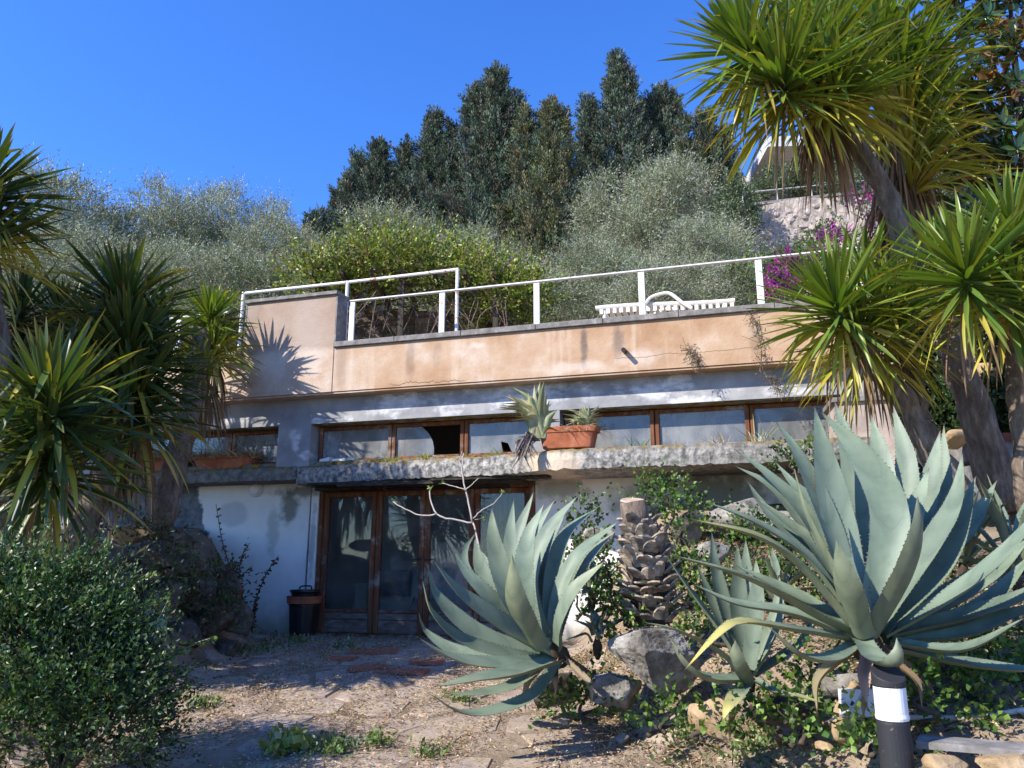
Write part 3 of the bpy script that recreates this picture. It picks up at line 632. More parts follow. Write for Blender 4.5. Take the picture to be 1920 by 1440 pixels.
def twig_leaves(P0, D0, length, nl, L, Wd, cols, rg, spread=.9, jit=.18, twist=.25, start=.15):
    n = len(P0); length = np.broadcast_to(length, (n,))
    t = np.linspace(start, 1, nl)[None, :] + rg.uniform(-.04, .04, (n, nl)); bend = rg.normal(0, twist, (n, 3))
    base = P0[:, None, :] + (nrm(D0)[:, None, :] * t[..., None] + bend[:, None, :] * (t ** 2)[..., None]) * length[:, None, None]
    d = nrm(D0)[:, None, :] + rg.normal(0, spread, (n, nl, 3)) * .7; tc = pal(rg, n, cols, jit)
    col = np.repeat(tc[:, None, :], nl, 1) * (1 + rg.normal(0, jit * .6, (n, nl, 1)))
    m = n * nl; return leaf_cloud(base.reshape(-1, 3), d.reshape(-1, 3), L * rg.uniform(.7, 1.2, m), Wd * rg.uniform(.75, 1.2, m), np.clip(col.reshape(-1, 3), .004, 1), rg)
def lump_twigs(lumps, per, rg, inner=.55):   # twig bases and directions over a set of ellipsoid lumps
    Ps = []; Ds = []
    tot = sum(l[1][0] * l[1][2] for l in lumps)
    for c, r in lumps:
        n = max(8, int(per * r[0] * r[2] / tot)); d = nrm(rg.normal(size=(n, 3))); d[:, 2] = np.where(d[:, 2] < -.55, -d[:, 2], d[:, 2])
        k = rg.uniform(inner, 1.0, (n, 1)) ** .6; k = k * (1 + .16 * wob(d * 2.4 + np.asarray(c), 1.6)[:, None])
        Ps.append(np.asarray(c) + d * np.asarray(r) * k); Ds.append(d * [1, 1, .8] + [0, 0, .35])
    return np.vstack(Ps), np.vstack(Ds)
_ico = None
def ico(fine=False):
    global _ico
    if fine:
        import bmesh
        bm = bmesh.new(); bmesh.ops.create_icosphere(bm, subdivisions=6, radius=1); bm.verts.index_update(); r = (np.array([v.co[:] for v in bm.verts]), np.array([[v.index for v in f.verts] for f in bm.faces])); bm.free(); return r
    if _ico is None:
        import bmesh
        bm = bmesh.new(); bmesh.ops.create_icosphere(bm, subdivisions=4, radius=1); bm.verts.index_update()
        _ico = (np.array([v.co[:] for v in bm.verts]), np.array([[v.index for v in f.verts] for f in bm.faces])); bm.free()
    return _ico
def rock(c, r, seed, cuts=9, rough=.06, rz=0.0, depth=(.62, .95), fine=False):
    V, F = ico(fine); rg = np.random.RandomState(seed); V = V.copy()
    for _ in range(cuts):
        n = nrm(rg.normal(size=3)); d = rg.uniform(*depth); k = V @ n; V = V - np.where(k > d, k - d, 0)[:, None] * n
    V = V * (1 + rough * wob(V, 2.6, seed)[:, None] + rough * .8 * (.5 - np.abs(wob(V, 6, seed)))[:, None] + rough * .5 * (.4 - np.abs(wob(V, 13, seed)))[:, None] + rough * .22 * wob(V, 31, seed)[:, None])
    if fine: V = V * (1 + .022 * (.35 - np.abs(wob(V, 45, seed)))[:, None] + .012 * np.random.RandomState(seed).normal(size=(len(V), 1)) * (wob(V, 5, seed + .5) > .0)[:, None])
    return (V * np.asarray(r)) @ rotm((0, 0, 1), rz).T + np.asarray(c), F

# ---- yucca -----------------------------------------------------------------
YG = {'sun': [(.10, .19, .03), (.135, .225, .035), (.08, .155, .03), (.19, .25, .04)], 'shade': [(.028, .075, .03), (.04, .095, .032), (.024, .06, .03)]}  # sunlight and shade put into the leaf colour: a brighter and a darker set
def yucca_leaf_mesh(p, d0, L, wd, droop, tone, rg, dead=False, kink=0.0):
    n = 8; t = np.linspace(0, 1, n); pts = [np.array(p, float)]; d = nrm(d0)
    for i in range(1, n):
        dd = nrm(d + V3(0, 0, -1) * droop * (t[i] ** 1.4) + V3(0, 0, -1) * (kink if t[i] > .55 else 0)); pts.append(pts[-1] + dd * L / (n - 1))
    pts = np.array(pts); T = nrm(np.gradient(pts, axis=0)); ref = V3(0, 0, 1) if abs(T[0][2]) < .95 else nrm(V3(rg.normal(), rg.normal(), 0))
    tw = rg.normal(0, .35); V = []; C = []
    prof = np.interp(t, [0, .08, .3, .6, .85, 1], [.75, .62, .92, 1, .55, .03])
    g = np.array(tone); tip = np.array((.20, .13, .05)); yel = np.array((.42, .40, .06)); ya = rg.uniform(0, .35)
    for i in range(n):
        S = np.cross(T[i], ref); S = nrm(S if np.linalg.norm(S) > .05 else V3(1, 0, 0)); Nn = np.cross(S, T[i]); S2 = S * cos(tw) + Nn * sin(tw); N2 = np.cross(S2, T[i]); w = wd * prof[i] * .5
        V += [pts[i] - S2 * w + N2 * w * .38, pts[i], pts[i] + S2 * w + N2 * w * .38]
        c = g if dead else g * (1 - ya * .5 * t[i]) + yel * ya * t[i] * .5
        e = c if dead else c * .75 + yel * .3 * (ya + .25)
        if t[i] > .93 and not dead: c = tip; e = tip
        C += [e, c, e]
    F = []
    for i in range(n - 1):
        for k in (0, 1): F.append((i * 3 + k, i * 3 + k + 1, (i + 1) * 3 + k + 1, (i + 1) * 3 + k))
    return np.array(V), np.array(F), np.array(C)
def yucca(name, label, trunks, heads, seed, pal_key='sun', group='yucca trees'):
    """trunks: list of (points, radii); heads: (centre, axis, length, number, yellow share, dead share, width)"""
    rg = np.random.RandomState(seed); base = trunks[0][0][0]; root = thing(name, label, 'tree', base, group)
    for pts, rad in trunks:
        q = spline(pts, 26); r = np.interp(np.linspace(0, 1, 26), np.linspace(0, 1, len(rad)), rad) * (1 + .07 * rg.normal(size=26)); q = q + rg.normal(0, .008, q.shape)
        part('trunk', *tube(q, r, 14), M['bark'], root, smooth=True)
    lv = []
    for (c, ax, L, num, ysh, dsh, wd) in heads:
        ax = nrm(ax); a = nrm(np.cross(ax, V3(.3, .9, .2))); b = np.cross(ax, a)
        for i in range(num):
            f = (i + .5) / num; th = i * 2.39996 + rg.normal(0, .15)
            phi = radians(4 + 122 * f ** .78 + rg.normal(0, 6)); d = ax * cos(phi) + (a * cos(th) + b * sin(th)) * sin(phi)
            p = np.asarray(c) - ax * (.02 + .42 * L * f) + (a * cos(th) + b * sin(th)) * .03; LL = L * rg.uniform(.82, 1.08) * (.62 + .38 * min(1, f * 4))
            if f > 1 - dsh: tone = pal(rg, 1, [(.30, .20, .11), (.38, .28, .17), (.24, .15, .09)])[0]; dead = True; dr = rg.uniform(1.0, 2.4); ww = wd * .62; d = nrm(d * .45 + V3(0, 0, -1) * rg.uniform(.5, 1.2)); p = p + (a * cos(th) + b * sin(th)) * .05
            elif f > 1 - dsh - ysh or rg.uniform() < .04: tone = pal(rg, 1, [(.44, .38, .05), (.33, .34, .05), (.50, .40, .08)])[0]; dead = False; dr = rg.uniform(.4, 1.3); ww = wd * .95
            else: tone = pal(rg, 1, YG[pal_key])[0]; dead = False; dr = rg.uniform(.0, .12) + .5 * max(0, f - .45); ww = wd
            v, fa, cc = yucca_leaf_mesh(p, d, LL, ww * rg.uniform(.85, 1.15), dr, tone, rg, dead, rg.uniform(.8, 2) if rg.uniform() < .05 else 0); lv.append((v[:, 1].min(), v, fa, cc, dead))
    lv.sort(key=lambda q: q[0])
    for k, (_, v, fa, cc, dead) in enumerate(lv[:290]): part('dry_leaf' if dead else 'leaf', v, fa, M['dry'] if dead else M['yucca'], root, col=cc, smooth=True)
    rest = lv[290:]
    if rest:
        for dd, nm, mt in ((False, 'foliage', 'yucca'), (True, 'dry_foliage', 'dry')):
            g = [(v, fa, cc) for _, v, fa, cc, de in rest if de == dd]
            if g: part(nm, *[(x) for x in merge(*g)[:2]], M[mt], root, col=merge(*g)[2], smooth=True, kind='stuff')
    return root

# ---- agave -----------------------------------------------------------------
def agave_leaf_mesh(pts, wd, A, K, rg, yellow=0.0, tone=(.152, .198, .14), chan=.30, face=0.0):
    n = 18; q = spline(pts, n); t = np.linspace(0, 1, n); T = nrm(np.gradient(q, axis=0)); K = nrm(K)
    mid = q[int(n * .7)]; r = mid - A; r = r - K * np.dot(r, K)
    if np.linalg.norm(r) < .04: r = V3(0, -1, 0) - K * np.dot(V3(0, -1, 0), K)
    r = nrm(nrm(r) + V3(rg.normal(0, .3), -1, 0) * face); prof = np.interp(t, [0, .08, .22, .42, .60, .76, .88, .96, 1], [.86, .72, .76, .90, .84, .58, .30, .10, .012])
    X = np.array([-1, -.66, -.3, 0, .3, .66, 1.0]); V = []; C = []; g = np.array(tone) * rg.uniform(.88, 1.1); yl = np.array((.47, .38, .07)); pale = np.array((.34, .42, .26))
    for i in range(n):
        nn = K * np.dot(T[i], r) - r * np.dot(T[i], K); nn = nrm(nn - T[i] * np.dot(nn, T[i])); S = np.cross(T[i], nn); w = wd * prof[i] * .5; ch = chan * (1.25 - .9 * t[i])
        k = yellow * max(0, (t[i] - .35) / .65); kk = max(0, (t[i] - .75) / .25) * .5
        for x in X:
            V.append(q[i] + S * w * x * (1 - .12 * ch * abs(x)) + nn * w * ch * (abs(x) ** 1.8)); c = g * (1 - .10 * (1 - abs(x))); c = c * (1 - kk) + (c * .4 + pale * .6) * kk; c = c * (1 - k) + yl * k
            if t[i] > .965: c = np.array((.08, .05, .04))
            C.append(np.r_[c, .1 + t[i] * .8 - .10 * x * x])
        for x in X:
            th = wd * (.16 * (1 - t[i]) ** .7 + .015) * (1 - x * x)
            V.append(q[i] + S * w * x * (1 - .12 * ch * abs(x)) + nn * (w * ch * (abs(x) ** 1.8) - th - .0006)); C.append(np.r_[(g * .82 + np.array((.03, .02, .0))) * (1 - k) + yl * k * .9, .1 + t[i] * .8 - .10 * x * x])
    m = len(X); F = []
    for i in range(n - 1):
        a, b = i * 2 * m, (i + 1) * 2 * m
        for k in range(m - 1): F.append((a + k, a + k + 1, b + k + 1, b + k)); F.append((a + m + k + 1, a + m + k, b + m + k, b + m + k + 1))
    V = np.array(V); C = np.array(C); E = []; o = len(V); ev = []; ec = []    # marginal teeth
    cnt = int(np.clip(np.linalg.norm(np.diff(q, axis=0), axis=1).sum() / .032, 10, 42))
    for side in (0, m - 1):
        for j in range(cnt):
            x = .04 + .9 * (j + rg.uniform(.2, .8)) / cnt * 1.0; x = min(x, .955); i = int(x * (n - 1)); f = x * (n - 1) - i
            e0, e1 = V[i * 2 * m + side], V[(i + 1) * 2 * m + side]; c0, c1 = V[i * 2 * m + 3], V[(i + 1) * 2 * m + 3]; p = e0 + (e1 - e0) * f; out = nrm(p - (c0 + (c1 - c0) * f)); tt = nrm(e1 - e0); h = rg.uniform(.008, .014) * (1 - .4 * x)
            b = o + len(ev); ev += [p - tt * h * .7 - out * .004, p + tt * h * .7 - out * .004, p + out * h - tt * h * .25]; ec += [np.r_[g * .8, .2], np.r_[g * .8, .2], np.r_[.12, .08, .05, .2]]; E.append((b, b + 1, b + 2, b + 2))
    if ev: V = np.vstack([V, ev]); C = np.vstack([C, ec])
    Ft = np.array([f for f in F]); return V, [tuple(f) for f in Ft] + [(e[0], e[1], e[2]) for e in E], C
def agave(name, label, A, K, Y, leaves, seed, tone=(.152, .198, .14), extra=0, eL=.8, ew=.1, dead=0, group='agaves in the rockery'):
    """leaves: (list of (u, v, dY), width in photo pixels, yellow)"""
    rg = np.random.RandomState(seed); root = thing(name, label, 'plant', A, group); K = nrm(K)
    for lf in leaves:
        pts, wpx, yel = lf[0], lf[1], lf[2]; q = [P(u, v, Y + dy) for u, v, dy in pts]; w = (1.08 if wpx < 52 else .92) * wpx * PX(pts[1][1], Y + pts[1][2])
        v, f, c = agave_leaf_mesh(q, w, A, K, rg, yel, tone, lf[3] if len(lf) > 3 else .30); part('leaf', v, f, M['agave'], root, col=c, smooth=True)
    a = nrm(np.cross(K, V3(.2, .9, .3))); b = np.cross(K, a)
    for i in range(extra):
        f = (i + .5) / extra; th = i * 2.39996 + rg.normal(0, .2); phi = radians(8 + 75 * f); d = K * cos(phi) + (a * cos(th) + b * sin(th)) * sin(phi); rad = a * cos(th) + b * sin(th); L = eL * rg.uniform(.8, 1.1)
        q = [A + K * .12 * (1 - f) + rad * .04, A + d * L * .35 + K * .05, A + d * L * .7 + K * .02 - rad * .0, A + d * L + rad * L * .08 * f - V3(0, 0, L * .06 * f)]
        v, fa, c = agave_leaf_mesh(q, ew * rg.uniform(.85, 1.15), A, K, rg, 0, tone); part('leaf', v, fa, M['agave'], root, col=c, smooth=True)
    for i in range(dead):
        th = -pi / 2 + (i / max(1, dead - 1) - .5) * 3.6 + rg.normal(0, .1); o = V3(cos(th), sin(th), 0); L = rg.uniform(.25, .42); q = [A + o * .05 - V3(0, 0, .03), A + o * L * .5 - V3(0, 0, .08 + L * .1), A + o * L * .75 - V3(0, 0, L * .55), A + o * L * .8 - V3(0, 0, L * .95)]
        v, fa, c = agave_leaf_mesh(q, rg.uniform(.05, .085), A, K, rg, 0, pal(rg, 1, [(.30, .22, .14), (.24, .17, .11), (.38, .30, .20)])[0], .9); part('dry_leaf', v, fa, M['dry'], root, col=c[:, :3], smooth=True)
    hk = .9 if len(leaves) > 20 else .4; part('heart', *lathe(A, [(.03 * hk, -.12), (.08 * hk, -.08), (.09 * hk, -.02), (.05 * hk, .06 * hk), (.01, .12 * hk)], 10, np.stack([a, b, K], 1)), M['stumpcore'], root, smooth=True)
    return root

# ---- generic tree with trunk, limbs and leaf crown ----------------------------
def tree_parts(root, trunk, limbs, crown, mat_leaf, bark='dbark', nm='crown'):
    mb = MB()
    for pts, rad in [trunk] + limbs:
        q = spline(pts, 12); r = np.interp(np.linspace(0, 1, 12), np.linspace(0, 1, len(rad)), rad); mb.tube(q, r, 8)
    part('trunk', *mb.arr(), M[bark], root, smooth=True); v, f, c = crown; part(nm, v, f, M[mat_leaf], root, col=c)

# ================================================================== HILLSIDE
def olive_proto(seed, loc, label):
    rg = np.random.RandomState(seed); root = thing('olive_tree', label, 'tree', loc, 'olive trees on the hillside'); o = np.asarray(loc, float); lumps = []
    for i in range(26):
        th = rg.uniform(0, 6.28); r = 2.0 * rg.uniform(.1, 1) ** .6; z = rg.uniform(1.5, 4.2); r *= 1.1 - .5 * max(0, (z - 2.8) / 1.6); lumps.append((o + V3(r * cos(th), r * sin(th), z), V3(1, 1, 1) * rg.uniform(.5, .85) * V3(1, 1, .9)))
    lumps.append((o + V3(rg.normal(0, .3), rg.normal(0, .3), 4.5), V3(.55, .55, .6)))
    p, d = lump_twigs(lumps, 7600, rg, .4); d = nrm(d) + rg.normal(0, .35, d.shape)
    cr = twig_leaves(p, d, rg.uniform(.25, .6, len(p)), 12, .085, .021, [(.26, .28, .175), (.33, .35, .245), (.18, .20, .105), (.39, .41, .31), (.27, .28, .15)], rg, .8)
    limbs = [([o + V3(0, 0, .8), o + V3(.45 * cos(a), .45 * sin(a), 1.7), o + V3(1.1 * cos(a + .3), 1.1 * sin(a + .3), 3.0)], [.14, .09, .03]) for a in (.3, 1.9, 3.3, 4.8)]
    tree_parts(root, ([o + V3(0, 0, -.4), o + V3(.06, 0, .5), o + V3(0, .05, 1.2)], [.28, .2, .15]), limbs, cr, 'olive'); return root
OL = [  # u, v of the crown top, distance, width factor, label
    (150, 328, 27, 1.15, 'silver olive tree with the highest crown at the far left skyline'),
    (310, 330, 29, .95, 'silver olive tree with a pointed top, second on the left skyline'),
    (437, 330, 30, .95, 'silver olive tree with twin tops, third on the left skyline'),
    (30, 400, 23, 1.2, 'silver olive tree behind the yucca crown cut by the left edge'),
    (215, 425, 22, 1.2, 'pale olive tree above the left yucca head'),
    (350, 440, 21, 1.15, 'pale olive tree between the left yucca and the tall parapet block'),
    (500, 405, 28, 1.0, 'olive tree at the dip of the skyline left of the cypresses'),
    (475, 468, 21, 1.1, 'pale olive tree right above the tall parapet block'),
    (610, 462, 22, 1.0, 'low olive tree left of the vine covered pergola'),
    (760, 400, 24, 1.2, 'rounded olive tree standing above the yellow green vine'),
    (880, 420, 23, 1.05, 'rounded olive tree right of the vine below the cypresses'),
    (1225, 292, 24, 1.12, 'largest olive tree below the right hand cypresses'),
    (1120, 440, 20, 1.05, 'olive tree behind the middle railing bay'),
    (1305, 405, 20, .9, 'olive tree behind the lounger left of the rubble wall'),
    (1000, 482, 19, .85, 'small olive tree behind the third railing post'),
    (1220, 470, 17.5, .9, 'low olive tree directly behind the sun lounger'),
    (1370, 482, 18.5, .62, 'low olive tree by the rightmost railing post'),
    (860, 492, 18, .8, 'small olive tree at the right edge of the pergola vine'),
    (100, 470, 19.5, 1.0, 'low olive tree behind the shaded left yucca heads'),
]
def build_olives():
    protos = []
    for i, (u, v, Y, wf, lab) in enumerate(OL):
        p = P(u, v, Y); g = float(gz(p[0], Y)); h = max(p[2] - g, 1.6); k = h / 5.5; loc = V3(p[0], Y, g)
        w = wf * (.55 + .45 * k)
        if i < 3: o = olive_proto(40 + i, loc, lab); protos.append(o); o.scale = (w, w, k)
        else: o = copy_thing(protos[i % 3], loc, lab, rz=i * 1.37, scale=(w, w, k))
build_olives()

def cypress(seed, loc, h, w, label, tips, brown=0.0):
    rg = np.random.RandomState(seed); o = np.asarray(loc, float); root = thing('cypress_tree', label, 'tree', loc, 'cypress trees on the skyline'); Pp = []; Dd = []; Sz = []
    for (dx, hh, ww, share) in tips:       # several leaders with ragged outline
        n = int(520 * share * h / 12); z = rg.uniform(.02, 1, n) ** .85; th = rg.uniform(0, 6.28, n)
        rad = ww * np.interp(z, [0, .2, .5, .8, 1], [.85, 1, .62, .17, .01]) * (1 + .62 * wob(np.stack([np.cos(th) * 2, np.sin(th) * 2, z * 11], -1), 1.5, seed)) * rg.uniform(.25, 1.1, n) ** .6
        q = o + np.stack([dx * np.clip(z * 1.4, 0, 1) + rad * np.cos(th), rad * np.sin(th), z * hh], -1); Pp.append(q); Dd.append(np.stack([np.cos(th) * .65, np.sin(th) * .65, np.full(n, 1.0) * rg.uniform(.3, 1.4, n)], -1)); Sz.append(rg.uniform(.5, 1.0, n) * (1.1 - .3 * z))
        for k in range(3): Pp.append(np.array([o + V3(dx, 0, hh * (.93 + .03 * k))])); Dd.append(np.array([[rg.normal(0, .12), 0, 1.0]])); Sz.append(np.array([.8]))
    Pp = np.vstack(Pp); Dd = nrm(np.vstack(Dd)); Sz = np.concatenate(Sz)
    cols = [(.085, .115, .08), (.115, .15, .105), (.055, .075, .055), (.15, .185, .135), (.11, .10, .07)]; cols += [(.14, .15, .075), (.17, .165, .08)] * int(round(brown * 4))
    n = len(Pp); nl = 34; t = rg.uniform(0, 1, (n, nl)); env = .125 * np.sin(np.clip(t * .92 + .06, 0, 1) * pi) ** .7; per = nrm(rg.normal(size=(n, nl, 3)))
    base = Pp[:, None] + Dd[:, None] * (t * Sz[:, None])[..., None] + per * env[..., None] * Sz[:, None, None]; d = Dd[:, None] * .8 + per * .75 + V3(0, 0, .3); tc = pal(rg, n, cols, .22); cc = np.repeat(tc[:, None], nl, 1) * (1 + .25 * (t[..., None] - .5)); m = n * nl
    cr = leaf_cloud(base.reshape(-1, 3), d.reshape(-1, 3), .19 * rg.uniform(.7, 1.2, m), .055 * rg.uniform(.7, 1.2, m), np.clip(cc.reshape(-1, 3), .004, 1), rg)
    limbs = [([o + V3(tips[0][0] * .3, 0, h * k), o + V3(w * .7 * cos(a), w * .7 * sin(a), h * (k + .16))], [.1, .02]) for k, a in ((.15, .4), (.25, 2.6), (.35, 4.2), (.45, 1.5), (.5, 5.2), (.6, 3.3))]
    tree_parts(root, ([o - V3(0, 0, .5), o + V3(0, 0, h * .4), o + V3(tips[0][0], 0, h * .9)], [.35, .2, .04]), limbs, cr, 'conifer')
CY = [ # u, v top, distance, base v, half width px, leaders (du, dv), label, brown
    (712, 268, 38, 470, 62, [(0, 0), (-38, 22), (42, 18)], 'lowest dark cypress at the left end of the group', 0),
    (815, 208, 38, 470, 70, [(0, 0), (32, 22), (-50, 60)], 'dark cypress, second from the left of the group', 0),
    (925, 122, 37, 480, 88, [(0, 0), (14, 4), (-42, 42), (-26, 38), (42, 52)], 'tall dark cypress with the forked top', 0),
    (1030, 188, 35, 500, 82, [(0, 0), (-46, 10), (24, 14), (-10, 60)], 'yellowish cypress between the two tallest ones', 1.0),
    (1155, 96, 38, 450, 72, [(0, 0), (-58, 90), (22, 30)], 'tallest dark cypress of the group', 0),
    (1238, 160, 39, 430, 70, [(0, 0), (24, 12), (-24, 20)], 'broad dark cypress right of the tallest one', 0),
    (1320, 205, 36, 480, 66, [(0, 0), (34, 40), (-36, 16)], 'grey green cypress at the right end of the group', .3),
    (655, 330, 36, 480, 34, [(0, 0), (-18, 30)], 'small ragged cypress below the lowest tall one', 0),
    (602, 405, 33, 480, 26, [(0, 0), (-16, 12)], 'stunted conifer alone at the skyline gap', 0),
    (1715, 40, 30, 400, 90, [(0, 0), (40, 20), (-30, 40)], 'blue green conifer showing between the right yucca crown and the magnolia', 0),
]
for i, (u, v, Y, vb, hw, lead, lab, br) in enumerate(CY):
    p = P(u, v, Y); pb = P(u, vb + 70, Y); g = min(float(gz(p[0], Y)), pb[2]); px = PX(v, Y); h = p[2] - g
    tips = [(du * px, (h - dv * px * 1.05) * .955, hw * px * (1.12 if k == 0 else .62), 1.9 if k == 0 else .8) for k, (du, dv) in enumerate(lead)]
    rc = random.Random(i)
    if hw > 40:
        for k in range(9): dx = rc.uniform(-1.05, 1.05) * hw * px; tips.append((dx, h * (.93 - .36 * abs(dx) / (hw * px) - rc.uniform(0, .12)), hw * px * .34, .32))
    cypress(70 + i, V3(p[0], Y, g), h, hw * px, lab, tips, br)

def mass(name, label, cat, lumps, n, nl, L, Wd, cols, mat, seed, tl=(.2, .5), spread=.9, group=None, stems=None, kind=None, inner=.5, bark='dbark'):
    rg = np.random.RandomState(seed); lumps = [(np.asarray(c, float), np.asarray(r, float)) for c, r in lumps]; p, d = lump_twigs(lumps, n, rg, inner); d = nrm(d) + rg.normal(0, .3, d.shape)
    v, f, c = twig_leaves(p, d, rg.uniform(*tl, len(p)), nl, L, Wd, cols, rg, spread)
    base = V3(lumps[0][0][0], lumps[0][0][1], min(l[0][2] - l[1][2] for l in lumps)); root = thing(name, label, cat, base, group); part('foliage', v, f, M[mat], root, col=c)
    mb = MB(); rr = random.Random(seed)
    for cc, r in lumps:
        b = base + V3(rr.uniform(-.15, .15), rr.uniform(-.1, .1), 0); mb.tube(spline([b, (b + cc) / 2 + V3(rr.uniform(-.1, .1), 0, 0), cc, cc + V3(rr.uniform(-.3, .3) * r[0], rr.uniform(-.3, .3) * r[1], r[2] * .6)], 8), np.linspace(.03, .008, 8) * max(.6, r[0]), 6)
    part('stems', *mb.arr(), M[bark], root, smooth=True); return root
VINE = [(.22, .28, .035), (.30, .34, .05), (.15, .21, .03), (.32, .32, .08), (.08, .12, .025), (.22, .17, .09)]
def build_pergola():
    Y = 14.6; l = []
    for (u, v, ru, rv) in ((590, 535, 60, 26), (660, 520, 80, 34), (740, 505, 90, 40), (830, 515, 80, 38), (900, 545, 70, 44), (955, 575, 50, 48), (700, 545, 90, 26), (800, 545, 90, 26), (640, 555, 50, 20), (940, 600, 55, 40), (985, 570, 35, 40)):
        k = PX(v, Y); l.append((P(u, v, Y + random.uniform(-.5, .7)), V3(ru * k, .9, rv * k)))
    mass('climbing_vine', 'bright yellow green vine mounded over the terrace pergola', 'vine', l, 3400, 9, .085, .045, VINE, 'leaf', 91, (.25, .7), 1.0, inner=.3)
    t = thing('pergola', 'dark timber pergola with a bench hidden under the vine', 'pergola', P(760, 620, Y))
    z0 = 4.1; zt = P(760, 545, Y)[2]; xs = (P(600, 600, Y)[0], P(760, 600, Y)[0], P(930, 600, Y)[0])
    for x in xs:
        for y in (Y - .6, Y + 1.0): part('post', *MB().obox(V3(x, y, (z0 + zt) / 2), V3(1, 0, 0), V3(0, 1, 0), V3(0, 0, 1), .05, .05, (zt - z0) / 2).arr(), M['dbark'], t)
    for k in range(7): x = xs[0] + (xs[2] - xs[0]) * k / 6; part('rafter', *MB().obox(V3(x, Y + .2, zt + .05), V3(1, 0, 0), V3(0, 1, 0), V3(0, 0, 1), .035, 1.1, .05).arr(), M['dbark'], t)
    part('back_wall', *MB().obox(V3(xs[1], Y + 1.35, (z0 + zt) / 2), V3(1, 0, 0), V3(0, 1, 0), V3(0, 0, 1), (xs[2] - xs[0]) / 2 + .3, .08, (zt - z0) / 2).arr(), M['drock'], t)
    part('bench_rail', *MB().obox(V3(xs[1], Y - .1, 4.62), nrm(V3(1, -.2, .02)), V3(0, 1, 0), V3(0, 0, 1), 1.3, .03, .03).arr(), M['steel'], t)
    # bare stems hanging inside the mound
    rr = random.Random(8); mb = MB()
    for i in range(46):
        u = rr.uniform(600, 960); a = P(u, rr.uniform(540, 570), Y - rr.uniform(.2, .9)); b = a + V3(rr.uniform(-.6, .6), rr.uniform(-.2, .2), -rr.uniform(.4, 1.0)); mb.tube(spline([a, (a + b) / 2 + V3(rr.uniform(-.2, .2), 0, .1), b], 7), .009, 4)
    part('dead_stem', *mb.arr(), M['oldwood'], t, kind='stuff')
build_pergola()

